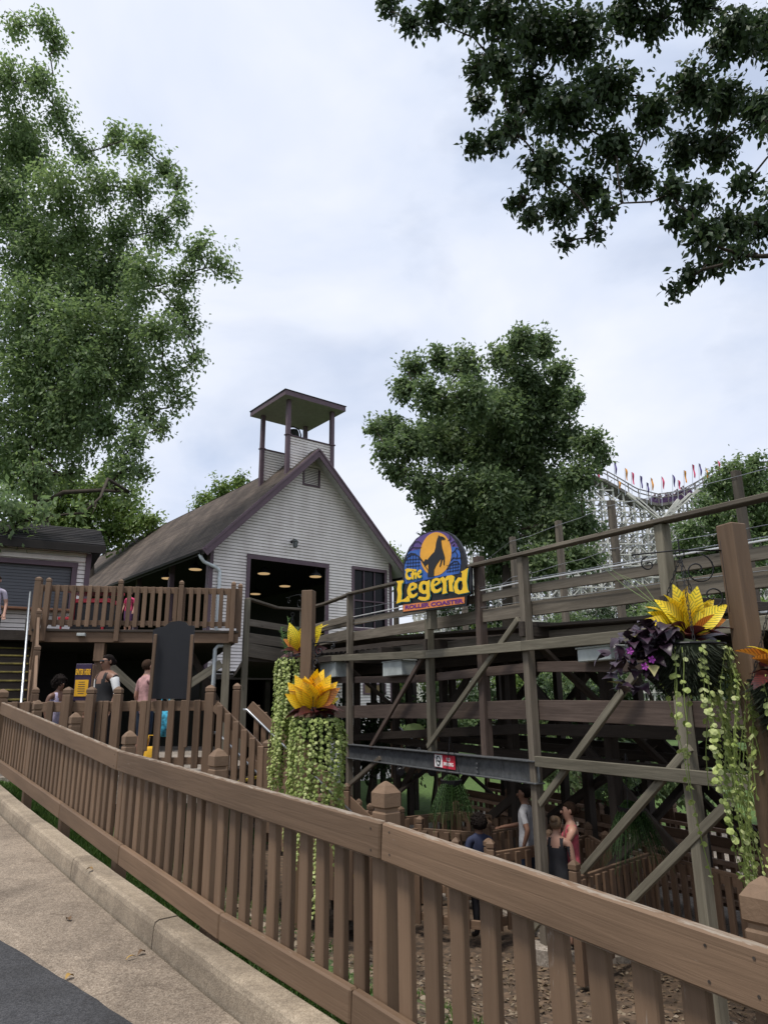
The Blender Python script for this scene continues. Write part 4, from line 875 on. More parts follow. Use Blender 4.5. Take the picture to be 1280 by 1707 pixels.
    for x, m in ((790, 'stainwood'), (712, 'greywood2')):
        pp = atpl(x, 1000, GP, GN) + bk * (.10 if x < 750 else .16)
        beam('sign_post', Vector((pp.x, pp.y, .80 if x > 750 else 2.7)), Vector((pp.x, pp.y, 3.75)), .13, .13, M[m], t, side=KD)
name_board()
# ------------------------------------------------------------------ the white wooden coaster in the distance, with flags
FY = 82.0
FTRK = [(690, 930), (760, 905), (830, 870), (900, 825), (950, 797), (985, 793), (1005, 798), (1030, 812), (1060, 830), (1095, 839), (1130, 834), (1160, 818), (1185, 802), (1215, 790), (1260, 785), (1330, 782)]
def far_coaster():
    P = [atY(x, y, FY + (x - 950) * .012) for x, y in FTRK]; base = atY(1060, 1165, FY).z - 5
    t = thing('white_coaster', (P[9].x, FY, base), 'white lattice wooden roller coaster with a dipping track far behind the trees', 'roller coaster')
    xs = np.array([p.x for p in P]); zs = np.array([p.z for p in P]); ysv = np.array([p.y for p in P])
    H = lambda x: float(np.interp(x, xs, zs)); YY = lambda x: float(np.interp(x, xs, ysv))
    mb = MB(); rnd = random.Random(3)
    rows = (0.0, 2.2, 5.0, 8.5, 12.0); step = 1.3; n = int((xs[-1] - xs[0]) / step)
    def bar(a, b, w=.13): mb.bar(a, b, w * 1.3, w * 1.3)
    for ri, ro in enumerate(rows):
        off = rnd.uniform(0, 1); hh = lambda x, ri=ri: H(x) - .5 - (0 if ri < 2 else rnd.uniform(.5, 3.5) + (ri - 1) * .8)
        for i in range(n):
            x = xs[0] + (i + off) * step; x2 = x + step; z1 = hh(x); z2 = hh(x2); y = YY(x) + ro
            bar(Vector((x, y, base)), Vector((x, y, z1)), .15)
            lv = base + 3
            while lv < min(z1, z2):
                bar(Vector((x, y, lv)), Vector((x2, y, lv)), .10)
                if rnd.random() < .8:
                    s_ = rnd.choice((0, 1)); bar(Vector((x, y + .1, lv + (0 if s_ else 1.35))), Vector((x2, y + .1, lv + (1.35 if s_ else 0))), .09)
                if ri < 4 and rnd.random() < .75:
                    bar(Vector((x, y, lv + .3)), Vector((x, y + rows[ri + 1] - ro, lv + rnd.choice((-1.6, 1.6)))), .10)
                    bar(Vector((x, y, lv)), Vector((x, y + rows[ri + 1] - ro, lv)), .09)
                lv += 1.35
    # raking struts under the dip
    c = H(atY(1100, 860, FY).x)
    for px, py in ((1045, 822), (1060, 830), (1130, 833), (1150, 823), (1165, 815)):
        a = atY(px, py, FY - .3); b = atY(1103, 868, FY - .3); bar(a, b, .28)
    mb.build('lattice', M['whitewood'], parent=t, kind='stuff')
    mb = MB(); dk = plain('coaster_track_boards', (0.16, 0.15, 0.14), .8)
    fine = np.linspace(xs[0], xs[-1], 120)
    for a, b in zip(fine[:-1], fine[1:]):
        mb.bar(Vector((a, YY(a) + .9, H(a) - .3)), Vector((b, YY(b) + .9, H(b) - .3)), 2.6, .35, side=Vector((0, 1, 0)))
    mb.build('track_bed', dk, parent=t)
    for oy in (-.5, 2.4):
        mb = MB()
        for dz in (.55, 1.05):
            for a, b in zip(fine[:-1], fine[1:]): mb.bar(Vector((a, YY(a) + oy, H(a) + dz)), Vector((b, YY(b) + oy, H(b) + dz)), .09, .12)
        for a in fine[::3]: mb.bar(Vector((a, YY(a) + oy, H(a) - .4)), Vector((a, YY(a) + oy, H(a) + 1.05)), .10, .10)
        mb.build('guard_rail', dk, parent=t)
    return H, YY
FH, FYY = far_coaster()
FLAGM = {'pink': plain('pink_flag', (0.62, 0.05, 0.14), .7), 'orange': plain('orange_flag', (0.70, 0.28, 0.02), .7), 'violet': plain('violet_flag', (0.07, 0.045, 0.20), .7)}
fl = [(995, 792, 783, 'pink', 1), (1023, 800, 770, 'violet', 1.2), (1030, 815, 800, 'orange', .8), (1041, 818, 780, 'orange', 1.2), (1052, 823, 787, 'pink', 1.2), (1066, 826, 793, 'violet', 1.2), (1077, 836, 804, 'violet', .9), (1084, 834, 796, 'orange', 1.2), (1102, 836, 794, 'pink', 1.2), (1120, 834, 791, 'violet', 1.2), (1129, 832, 800, 'pink', .9), (1139, 825, 784, 'orange', 1.2), (1153, 815, 774, 'pink', 1.3), (1164, 812, 772, 'violet', 1.2), (1175, 805, 779, 'orange', 1.2), (1195, 798, 767, 'pink', 1)]
col_count = {}
for i, (x, yb, yt, c, h) in enumerate(fl):
    a = atY(x, yb, FY + .4); b = atY(x, yt, FY + .4); col_count[c] = col_count.get(c, 0) + 1
    ordn = ['first', 'second', 'third', 'fourth', 'fifth', 'sixth', 'seventh'][col_count[c] - 1]
    t = thing('flag', (a.x, a.y, a.z), f'{c} feather flag above the white coaster, {ordn} {c} one from the left', 'flag', 'flags along the white coaster')
    mb = MB(); mb.tube([a - Vector((0, 0, .6)), b], .035, 5); mb.build('pole', M['steel'], parent=t)
    vs = []; fs = []; n = 8; fh = 1.3 * h; w = .27
    for k in range(n + 1):
        f = k / n; z = b.z - fh * f; ww = w * (.35 + .65 * math.sin(math.pi * min(1, .25 + f * .6))) * (1 - .25 * f)
        wv = .06 * math.sin(f * 7 + i)
        vs += [(b.x + .03, b.y + wv, z), (b.x + .03 + ww, b.y + wv * 2 + .05, z - .15)]
    for k in range(n): fs.append((2*k, 2*k+1, 2*k+3, 2*k+2))
    vs2 = [(x_, y_ + .012, z_) for x_, y_, z_ in vs]; m = len(vs); fs += [tuple(j + m for j in reversed(f)) for f in fs]
    mk('banner', mesh_of(vs + vs2, fs, FLAGM[c]), None, t)
carm = plain('purple_train_paint', (0.07, 0.035, 0.10), .4)
for i, px in enumerate((1104, 1117, 1131, 1143, 1155, 1167)):
    a = atY(px, 830, FY); x = a.x; z = FH(x); y = FYY(x) + .9; sl = math.atan2(FH(x + .5) - FH(x - .5), 1.0)
    t = thing('coaster_car', (x, y, z), f'small purple coaster car on the distant track, number {i+1} from the left' if i else 'small purple coaster car on the distant track, leftmost of its train', 'coaster car', 'train on the white coaster')
    t['label'] = ['leftmost purple car of the train on the distant white coaster', 'second purple car from the left on the distant white coaster', 'third purple car from the left on the distant white coaster', 'fourth purple car from the left on the distant white coaster', 'fifth purple car from the left on the distant white coaster', 'rightmost purple car of the train near the pale green tree'][i]
    Mx = Matrix.Translation((x, y, z)) @ Matrix.Rotation(-sl, 4, 'Y')
    mb = MB(); mb.prism([(-.45, .0), (.45, .0), (.5, .35), (.42, .75), (.28, .8), (.2, .45), (-.2, .42), (-.28, 1.0), (-.42, 1.0), (-.5, .4)], -.6, .6); mb.build('body', carm, Mx, t)
    mb = MB()
    for yy in (-.3, .3): mb.lathe([(.05, .75), (.2, .85), (.17, 1.05), (.06, 1.1), (.13, 1.2), (.13, 1.32), (.05, 1.4)], 8, Matrix.Translation((0, yy, 0)))
    mb.build('riders', plain('riders_cloth', (0.14, 0.09, 0.10), .8), Mx, t)
# ------------------------------------------------------------------ railings of the queue below
RZQ = -.27
def qpts(l): return [tuple(atz(x, y, RZQ).xy) for x, y in l]
zq = lambda i, f: QZ + .06
simple_fence('dark queue fence left of the person in navy, just behind the near post cap', qpts([(672, 1408), (760, 1420), (818, 1424)]), zq, M['brown2'], pitch=.16, post_every=3, group='queue fences')
simple_fence('dark fence under the steel beam left of the person in navy, behind another', qpts([(600, 1392), (700, 1380), (812, 1388)]), zq, M['brown2'], pitch=.17, post_every=3, group='queue fences')
zq3 = lambda i, f: QZ + .06
simple_fence('dark baluster fence bending round a corner nearest the foreground at lower right', qpts([(958, 1462), (1083, 1420), (1268, 1468)]), zq, M['brown2'], pitch=.16, bw=.085, post_every=3, group='queue fences')
simple_fence('baluster fence in front of the woman in pink, left of the leaning timber post', qpts([(815, 1421), (916, 1405), (980, 1391), (1010, 1408)]), zq, M['brown2'], pitch=.16, post_every=4, group='queue fences')
simple_fence('short dark fence just right of the person in navy', qpts([(812, 1386), (903, 1371)]), zq, M['brown2'], pitch=.17, post_every=4, group='queue fences')
simple_fence('dark queue fence behind the grey-shirted man, under the steel beam', qpts([(668, 1362), (760, 1352), (905, 1368)]), zq, M['brown2'], pitch=.18, post_every=3, group='queue fences')
simple_fence('long queue fence with five tan rails running back under the trestle', qpts([(735, 1308), (1000, 1356), (1290, 1412)]), zq, M['brown2'], pitch=.2, post_every=2.4, extra_rails=(.86, .7, .54, .38, .22), front=-1, group='queue fences')
a = [Vector((p[0], p[1], 0)) for p in qpts([(735, 1308), (1290, 1412)])]; dd = (a[1] - a[0]).normalized(); nb = Vector((-dd.y, dd.x, 0)); nb = nb if nb.y > 0 else -nb
simple_fence('rear queue fence with tan rails, furthest one toward the lawn', [tuple((v + nb * 1.3).xy) for v in a], zq, M['brown2'], pitch=.2, post_every=2.4, extra_rails=(.86, .6, .34), front=-1, group='queue fences')
simple_fence('brown fence on the lower ground behind the lime stroller', [tuple(atY(655, 1225, 17.5).xy), tuple(atY(745, 1225, 17.0).xy)], lambda i, f: -.1, M['brown2'], pitch=.14, bw=.1, height=1.1, group='queue fences')
simple_fence('low brown fence with round-topped posts beyond the trailing vines', [tuple(atz(566, 1330, -.05).xy), tuple(atz(660, 1378, -.1).xy)], lambda i, f: -1.05, M['brown2'], pitch=.3, post_every=.55, height=.95, post_w=.085, group='queue fences')
# ------------------------------------------------------------------ trees
def leaf_mesh(name, P, A, Nn, size, wid=.55, mats=None, mi=None):
    """P base points, A axis (unit), Nn normals (unit): one folded rhombic leaf each"""
    n = len(P); S = np.cross(A, Nn); S /= (np.linalg.norm(S, axis=1, keepdims=True) + 1e-9); L = size[:, None]
    v = np.empty((n, 5, 3)); v[:, 0] = P; v[:, 1] = P + A * L * .45 - S * L * wid * .5 + Nn * L * .06; v[:, 2] = P + A * L; v[:, 3] = P + A * L * .45 + S * L * wid * .5 + Nn * L * .06; v[:, 4] = P + A * L * .5 - Nn * L * .04
    v[:, 2] -= Nn * L[:, :] * .10
    idx = np.arange(n)[:, None] * 5; tri = np.array([[0, 4, 1], [1, 4, 2], [0, 3, 4], [4, 3, 2]]); f = (idx[:, None, :] + tri[None]).reshape(-1, 3)
    me = bpy.data.meshes.new(name); me.vertices.add(n * 5); me.vertices.foreach_set('co', v.reshape(-1)); nf = len(f)
    me.loops.add(nf * 3); me.loops.foreach_set('vertex_index', f.reshape(-1).astype(np.int32)); me.polygons.add(nf)
    me.polygons.foreach_set('loop_start', np.arange(0, nf * 3, 3, dtype=np.int32)); me.polygons.foreach_set('loop_total', np.full(nf, 3, dtype=np.int32))
    me.update(calc_edges=True)
    if mats: [me.materials.append(m) for m in mats]
    return me
def unit(v): return v / (np.linalg.norm(v, axis=1, keepdims=True) + 1e-9)
def tree(name, label, base, fork, clumps, lmat, lsize, dens, trunk_r, group=None, twig=.45, per=13, droop=.35, seed=1, jit=.9, wid=.55, squash=.8, limbs=8, sub=5, holes=.0, branch_r=.06, cat='tree', rs=1.12, stretch=.25):
    """clumps: (x, y, radius) in photo pixels with their distance, turned into points in the place"""
    rg = np.random.default_rng(seed); rr = random.Random(seed)
    t = thing(name, base, label, cat, group)
    C = []
    for c in clumps:
        x, y, r, Y = c; Yj = Y + rr.uniform(-jit, jit); p = atY(x, y, Yj); C.append((p, r * rs * Yj / 1190.0))
    P = []; A = []; NN = []; SZ = []
    wood_ = MB(); base = Vector(base); fork = Vector(fork)
    wood_.tube([base + Vector((0, 0, -.3)), base + Vector((0, 0, .15)), base.lerp(fork, .5) + Vector((rr.uniform(-.1, .1), rr.uniform(-.1, .1), 0)), fork], [trunk_r * 1.35, trunk_r * 1.1, trunk_r * .95, trunk_r * .8], 12)
    order = sorted(range(len(C)), key=lambda i: (C[i][0] - fork).length)
    nodes = [(fork, trunk_r * .8)]
    for oi, i in enumerate(order):
        p, r = C[i]
        nd, nr_ = min(nodes, key=lambda q: (q[0] - p).length * (1 + .35 * (q[0].z > p.z)))
        d = p - nd; m1 = nd.lerp(p, .35) + Vector((rr.uniform(-.1, .1), rr.uniform(-.1, .1), rr.uniform(.0, .16))) * d.length; m2 = nd.lerp(p, .7) + Vector((rr.uniform(-.08, .08), rr.uniform(-.08, .08), rr.uniform(0, .1))) * d.length
        r0 = min(nr_ * .72, branch_r * 2.2 if nd is fork else branch_r * 1.6); r0 = max(r0, branch_r * .45); r1 = max(r0 * .5, .012)
        wood_.tube([nd, m1, m2, p], [r0, r0 * .85, r0 * .7, r1], 7); nodes += [(m2, r0 * .8), (p, r1 * 1.6)]
        for k in range(sub):
            dv = Vector((rr.gauss(0, 1), rr.gauss(0, 1), rr.gauss(.15, .7))).normalized(); e = p + dv * r * rr.uniform(.6, 1.0)
            wood_.tube([m2.lerp(p, .6), m2.lerp(e, .55) + Vector((0, 0, .06 * r)), e], [r1 * .8, r1 * .5, .006], 5)
    for (p, r) in C:
        nt_ = max(4, int(dens * r * r * 4))
        dv = unit(rg.normal(size=(nt_, 3))); rad = r * rg.random(nt_) ** (1 / 2.4) * (1 + .35 * (rg.random(nt_) < .12)); off = dv * rad[:, None]; off[:, 2] *= squash
        if stretch:
            ax0 = np.array(p - fork); ax0 /= np.linalg.norm(ax0) + 1e-9; off = off * (1 - stretch * .3) + ax0[None] * ((off @ ax0) * stretch)[:, None]
        tips = np.array(p)[None] + off
        out = unit(off + np.array([0, 0, -.15 * r])); tdir = unit(out + rg.normal(size=(nt_, 3)) * .45 + np.array([0, 0, -droop * .6]))
        m = per; k = rg.random((nt_, m)); bp = tips[:, None] - tdir[:, None] * (twig * k[..., None]) + rg.normal(size=(nt_, m, 3)) * twig * .22
        ax = unit((tdir[:, None] + rg.normal(size=(nt_, m, 3)) * .75 + np.array([0, 0, -droop])).reshape(-1, 3))
        nn = rg.normal(size=(nt_ * m, 3)) * .55 + np.array([0, 0, 1.0]) + np.repeat(out, m, 0) * .5
        nn = nn - ax * np.sum(nn * ax, 1, keepdims=True); nn = unit(nn)
        P.append(bp.reshape(-1, 3)); A.append(ax); NN.append(nn); SZ.append(lsize * rg.uniform(.6, 1.25, nt_ * m))
    P = np.concatenate(P); A = np.concatenate(A); NN = np.concatenate(NN); SZ = np.concatenate(SZ)
    wood_.build('trunk', M['bark'], parent=t, smooth=True)
    mk('crown', leaf_mesh('crown', P, A, NN, SZ, wid, [lmat]), None, t)
    return len(P)
LM = {'maple': leafmat('maple_leaf', (0.145, 0.215, 0.110), (0.205, 0.285, 0.138), (0.28, 0.36, 0.165), .58),
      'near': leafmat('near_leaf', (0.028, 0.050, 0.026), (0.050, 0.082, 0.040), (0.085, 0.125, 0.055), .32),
      'oak': leafmat('oak_leaf', (0.095, 0.145, 0.078), (0.145, 0.205, 0.106), (0.22, 0.28, 0.135), .55),
      'light': leafmat('light_leaf', (0.08, 0.14, 0.04), (0.16, 0.24, 0.065), (0.28, 0.35, 0.10), .4), 'light2': leafmat('soft_leaf', (0.075, 0.13, 0.06), (0.14, 0.21, 0.09), (0.22, 0.29, 0.13), .4),
      'dim': leafmat('dark_leaf', (0.012, 0.026, 0.010), (0.026, 0.05, 0.016), (0.055, 0.095, 0.03), .25)}  # the last one is the darkest green, for growth behind the trestle
def cl(lst, Y): return [(x, y, r, Y) for x, y, r in lst]
nl = 0
maple = cl([(30, 45, 30), (75, 40, 30), (95, 75, 28), (15, 140, 50), (65, 140, 42), (100, 200, 38), (40, 235, 60), (140, 255, 32), (195, 235, 32), (235, 245, 34), (275, 285, 30), (295, 310, 22), (165, 310, 45), (95, 320, 60), (230, 320, 42), (20, 340, 70), (130, 400, 60), (200, 395, 48), (270, 385, 40), (300, 350, 26), (330, 420, 34), (365, 445, 24), (388, 456, 12), (60, 430, 70), (160, 465, 65), (240, 460, 50), (300, 470, 34), (300, 520, 32), (40, 540, 80), (120, 560, 70), (200, 550, 60), (265, 560, 48), (315, 548, 26), (325, 600, 22), (60, 640, 75), (150, 650, 70), (225, 630, 52), (285, 630, 36), (300, 670, 22), (240, 690, 36), (270, 715, 20), (100, 720, 50), (30, 740, 65), (170, 720, 42), (220, 740, 34), (205, 785, 34), (235, 790, 22), (215, 820, 20), (60, 800, 40), (120, 790, 26)], 23.0) + cl([(5, 850, 40), (30, 870, 26), (62, 862, 22), (5, 905, 16), (140, 855, 14)], 17.2) + cl([(30, 260, 70), (60, 420, 85), (120, 520, 95), (60, 640, 95), (180, 610, 80), (200, 470, 70), (30, 790, 60), (120, 700, 70)], 24.8) + cl([(-60, 300, 90), (-90, 500, 110), (-80, 680, 110), (-50, 120, 60)], 23)
nl += tree('maple_tree', 'tall leafy maple filling the left edge above the dark-roofed hut', (-11.6, 24.0, -.5), (-11.3, 23.6, 6.2), maple, LM['maple'], .18, 19, .34, seed=4, twig=.62, per=13, branch_r=.075, droop=.45, rs=1.25, stretch=.55)
near = cl([(645, 8, 24), (682, 40, 26), (725, 25, 32), (770, 20, 40), (830, 30, 50), (800, 120, 32), (800, 175, 26), (830, 110, 40), (790, 245, 20), (825, 238, 24), (850, 215, 28), (890, 60, 65), (880, 160, 55), (960, 60, 65), (1040, 30, 45), (940, 190, 60), (1010, 150, 60), (905, 280, 45), (865, 340, 20), (885, 365, 20), (930, 350, 35), (945, 405, 16), (990, 390, 16), (975, 320, 40), (1010, 350, 22), (1020, 250, 45), (1060, 300, 38), (1090, 45, 38), (1160, 15, 45), (1215, 60, 55), (1270, 60, 55), (1090, 190, 42), (1150, 150, 50), (1210, 170, 50), (1265, 190, 40), (1140, 250, 42), (1195, 250, 40), (1120, 320, 26), (1165, 330, 30), (1130, 370, 26), (1170, 395, 34), (1215, 380, 38), (1265, 380, 32), (1240, 310, 24), (1190, 440, 28), (1235, 425, 22), (1150, 465, 20), (1125, 490, 14)], 8.6) + cl([(1340, 60, 90), (1350, 200, 90), (1350, 340, 80), (1100, -70, 90), (900, -80, 90), (750, -60, 60)], 8.2)
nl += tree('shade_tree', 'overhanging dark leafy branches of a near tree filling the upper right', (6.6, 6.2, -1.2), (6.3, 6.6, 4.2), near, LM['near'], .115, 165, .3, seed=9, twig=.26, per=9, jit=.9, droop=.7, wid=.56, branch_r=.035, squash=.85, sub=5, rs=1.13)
oak = cl([(868, 568, 30), (905, 580, 30), (835, 600, 28), (870, 630, 48), (935, 620, 28), (690, 615, 26), (735, 600, 28), (775, 610, 36), (675, 650, 28), (720, 665, 40), (785, 670, 46), (845, 695, 48), (920, 675, 42), (955, 665, 22), (650, 715, 32), (625, 715, 16), (685, 740, 40), (645, 755, 24), (740, 745, 46), (810, 755, 46), (880, 750, 46), (945, 735, 36), (985, 745, 30), (1005, 762, 20), (665, 790, 24), (700, 805, 30), (705, 835, 18), (755, 820, 46), (825, 825, 46), (900, 815, 50), (960, 800, 36), (760, 880, 42), (840, 890, 50), (920, 880, 46), (975, 880, 28), (725, 880, 22), (960, 930, 34), (900, 945, 42), (830, 950, 34), (985, 935, 20)], 36) + cl([(800, 700, 70), (880, 700, 70), (840, 810, 85), (730, 730, 50), (920, 850, 60), (780, 860, 60)], 38.5)
nl += tree('oak_tree', 'rounded dark green oak standing behind the coaster sign', tuple(atY(848, 1210, 37)), tuple(atY(846, 940, 36.5)), oak, LM['oak'], .28, 15, .36, seed=21, twig=.75, per=16, jit=2.0, droop=.25, branch_r=.09, wid=.6, squash=.95, rs=1.1, stretch=.2)
rt = cl([(1222, 790, 32), (1255, 785, 32), (1195, 815, 30), (1235, 830, 40), (1275, 830, 40), (1180, 850, 34), (1215, 880, 44), (1265, 890, 46), (1155, 890, 36), (1140, 925, 32), (1190, 935, 42), (1250, 945, 50), (1160, 965, 34), (1300, 860, 60), (1310, 780, 40), (1215, 985, 40)], 32)
nl += tree('ash_tree', 'pale green tree behind the handrail at the right edge', tuple(atY(1225, 1215, 33)), tuple(atY(1222, 980, 32.5)), rt, LM['light2'], .22, 16, .26, seed=31, twig=.7, per=14, jit=1.3)
bt = cl([(75, 850, 40), (110, 815, 36), (160, 830, 40), (205, 850, 36), (130, 870, 44), (190, 890, 36), (235, 875, 26), (255, 872, 16), (95, 900, 40), (60, 890, 36), (180, 800, 24)], 40)
nl += tree('linden_tree', 'yellow-green tree behind the gap between hut roof and station roof', tuple(atY(150, 1130, 40)), tuple(atY(150, 930, 40)), bt, LM['light'], .26, 17, .3, seed=41, twig=.8, per=14, jit=1.5)
nl += tree('poplar_tree', 'small pale tree top showing above the station roof ridge', tuple(atY(372, 1160, 62)), tuple(atY(372, 880, 62)), cl([(345, 835, 20), (372, 815, 24), (402, 806, 20), (372, 845, 30), (400, 835, 26), (330, 845, 12)], 62), LM['light'], .36, 5, .3, seed=42, twig=1.1, per=14, jit=1.5)
nl += tree('birch_tree', 'bit of bright tree showing right of the station eave behind the sign', tuple(atY(660, 1160, 55)), tuple(atY(660, 970, 55)), cl([(652, 925, 14), (668, 940, 18), (655, 960, 24), (685, 965, 22)], 55), LM['light'], .32, 5, .25, seed=43, twig=1.0, per=14, jit=1.0)
# lower trees and shrubs behind the trestle
lo = [(560, 1060, 44), (640, 1040, 50), (735, 1050, 40), (800, 1000, 44), (900, 1040, 46), (960, 1060, 30), (1010, 1000, 52), (1090, 1050, 34), (1130, 1000, 46), (1190, 1060, 30), (1260, 1010, 40), (1340, 1040, 30)]
labs = ['leafy shrub seen through the trestle near the station corner', 'dark tree beyond the trestle below the station eave', 'green tree beyond the trestle under the coaster sign', 'leafy tree beyond the trestle at the foot of the oak', 'shrub seen through the trestle right of the sign post', 'bright shrub behind the lower boards of the trestle', 'tree behind the handrail below the white coaster dip', 'shrub seen through the trestle left of the croton basket', 'leafy tree behind the croton basket', 'bright shrub low behind the croton basket', 'tree behind the trestle at the right edge', 'shrub mostly hidden by the brown post at the right edge']
for i, ((x, y, Y), lab) in enumerate(zip(lo, labs)):
    rr = random.Random(60 + i); k = Y / 40; cs = []
    for j in range(9): cs.append((x + rr.uniform(-75, 75) / k, y + rr.uniform(0, 130) / k, rr.uniform(26, 42) / k, Y))
    p = atY(x, 1200, Y); p.z = QZ
    nl += tree('background_tree', lab, tuple(p), tuple(atY(x, y + 110 / k, Y)), cs, LM[('dim', 'oak', 'light')[i % 3]], .24, 6.5, .18, seed=70 + i, twig=.7, per=13, jit=2.0, sub=2, group='trees and shrubs behind the trestle')
sh_ = [(620, 1200, 19, 'low dark shrub behind the steel beam near the station corner'), (720, 1160, 21, 'dark shrub seen through the trestle below the coaster sign'), (850, 1140, 22, 'leafy shrub seen through the trestle left of the tall timber post'), (960, 1120, 20, 'green shrub filling the trestle bay right of the tall timber post'), (1040, 1170, 17, 'shrub behind the main beam left of the croton basket'), (1110, 1240, 15, 'low shrub behind the lower ledger under the croton basket'), (1200, 1130, 17, 'dark shrub behind the trailing vines at the right'), (970, 1240, 18, 'low shrub above the queue rails near the pink-topped woman')]
for i, (x, y, Y, lab) in enumerate(sh_):
    rr = random.Random(160 + i); k = Y / 20; cs = [(x + rr.uniform(-60, 60) / k, y + rr.uniform(0, 70) / k, rr.uniform(26, 42) / k, Y) for j in range(8)]
    p = atY(x, 1250, Y); p.z = QZ; nl += tree('leafy_shrub', lab, tuple(p), tuple(atY(x, y + 90 / k, Y)), cs, LM[('dim', 'light2', 'dim', 'oak')[i % 4]], .15, 20, .07, seed=170 + i, twig=.4, per=12, jit=1.0, sub=2, branch_r=.025, group='shrubs behind the trestle', cat='shrub')
def far_woods():
    rg = np.random.default_rng(77); P = []; n = 30000
    ang = rg.uniform(-1.0, 1.0, n); dist = rg.uniform(100, 120, n); x = np.sin(ang) * dist; y = np.cos(ang) * dist; hmax = 9 + 3 * np.sin(ang * 23) + 2 * np.sin(ang * 57 + 1); z = QZ + hmax * rg.random(n) ** .7
    P = np.stack([x, y, z], 1); A = unit(rg.normal(size=(n, 3)) + np.array([0, 0, -.2])); Nn = rg.normal(size=(n, 3)) + np.array([0, -.8, .8]); Nn = unit(Nn - A * np.sum(Nn * A, 1, keepdims=True))
    o = mk('distant_woods', leaf_mesh('woods', P, A, Nn, rg.uniform(1.2, 2.2, n), .8, [LM['oak']]), None, None, 'distant band of woodland along the horizon', 'woods', None, 'stuff')
far_woods()
print('LEAVES', nl)
# ------------------------------------------------------------------ hanging baskets on tall posts
def leaf_blade(L, W, mat, curl=.25, seg=6, fold=.12, heart=False):
    vs = []; fs = []
    for i in range(seg + 1):
        f = i / seg
        w = W * (math.sin(math.pi * min(.999, .06 + .94 * f ** .82)) ** .9) if not heart else W * (1.0 - abs(f - .28) / .75 if f > .28 else .72 + f)
        if i == seg: w = W * .02
        x = L * f; z = curl * L * (f * (1 - f) * 1.6 - .35 * f * f)
        vs += [(x, -w / 2, z + fold * w), (x, 0, z), (x, w / 2, z + fold * w)]
    for i in range(seg):
        a = 3 * i; fs += [(a, a + 3, a + 4, a + 1), (a + 1, a + 4, a + 5, a + 2)]
    return mesh_of(vs, fs, mat, True)
def croton_mat(name, body, vein, edge, amt=.5):
    m, t, b, o = _mat(name); tcn = N(t, 'ShaderNodeTexCoord'); sp = N(t, 'ShaderNodeSeparateXYZ'); t.links.new(tcn.outputs['Object'], sp.inputs[0])
    ab = N(t, 'ShaderNodeMath', operation='ABSOLUTE'); t.links.new(sp.outputs[1], ab.inputs[0])
    k = N(t, 'ShaderNodeMath', operation='MULTIPLY_ADD'); k.inputs[1].default_value = -1.1; t.links.new(ab.outputs[0], k.inputs[0]); nd_ = noise(t, coords(t), 40, 3, .6); nk_ = N(t, 'ShaderNodeMath', operation='MULTIPLY_ADD'); nk_.inputs[1].default_value = .02; t.links.new(nd_, nk_.inputs[0]); t.links.new(sp.outputs[0], nk_.inputs[2]); t.links.new(nk_.outputs[0], k.inputs[2])
    w = N(t, 'ShaderNodeMath', operation='MULTIPLY'); w.inputs[1].default_value = 300; t.links.new(k.outputs[0], w.inputs[0]); s_ = N(t, 'ShaderNodeMath', operation='SINE'); t.links.new(w.outputs[0], s_.inputs[0])
    n = noise(t, coords(t), 22, 4, .6); ad = N(t, 'ShaderNodeMath', operation='MULTIPLY_ADD'); ad.inputs[1].default_value = 1.5; t.links.new(n, ad.inputs[0]); t.links.new(s_.outputs[0], ad.inputs[2])
    mr = N(t, 'ShaderNodeMapRange'); mr.inputs[1].default_value = 1.55 - amt; mr.inputs[2].default_value = 1.95 - amt; t.links.new(ad.outputs[0], mr.inputs[0])
    mf = N(t, 'ShaderNodeMath', operation='MULTIPLY'); mf.inputs[1].default_value = .68; t.links.new(mr.outputs[0], mf.inputs[0]); col = mixc(t, body, vein, mf.outputs[0]); col = mixc(t, col, edge, ramp(t, noise(t, coords(t), 7, 3), [(.45, (0, 0, 0)), (.75, (.7, .7, .7))]))
    t.links.new(col, b.inputs['Base Color']); b.inputs['Roughness'].default_value = .35
    tr = N(t, 'ShaderNodeBsdfTranslucent'); t.links.new(col, tr.inputs[0]); ms = N(t, 'ShaderNodeMixShader'); ms.inputs[0].default_value = .25; t.links.new(b.outputs[0], ms.inputs[1]); t.links.new(tr.outputs[0], ms.inputs[2]); t.links.new(ms.outputs[0], o.inputs[0])
    return m
CR = {'y': croton_mat('croton_yellow', (0.95, 0.72, 0.03), (0.14, 0.19, 0.02), (0.80, 0.42, 0.02), .55), 'o': croton_mat('croton_orange', (0.68, 0.26, 0.03), (0.12, 0.035, 0.015), (0.60, 0.15, 0.03), .6),
      'g': croton_mat('croton_gold', (0.98, 0.62, 0.012), (0.45, 0.24, 0.02), (0.82, 0.30, 0.02), .25), 'd': croton_mat('croton_dark', (0.05, 0.016, 0.016), (0.16, 0.022, 0.025), (0.022, 0.012, 0.012), .45)}
PURP = plain('sweet_potato_leaf', (0.030, 0.015, 0.026), .4, vary=.5, scale=9); PALE = plain('pale_heart_leaf', (0.30, 0.27, 0.12), .5, vary=.35, scale=15); FLOW = plain('magenta_flower', (0.30, 0.04, 0.30), .6)
JEN = leafmat('creeping_jenny', (0.18, 0.24, 0.055), (0.38, 0.45, 0.14), (0.60, 0.64, 0.32), .3); JEN2 = leafmat('creeping_jenny_deep', (0.12, 0.18, 0.04), (0.25, 0.33, 0.085), (0.42, 0.48, 0.18), .3)
MOSS = plain('dark_moss', (0.018, 0.024, 0.012), .95, vary=.5, scale=30)
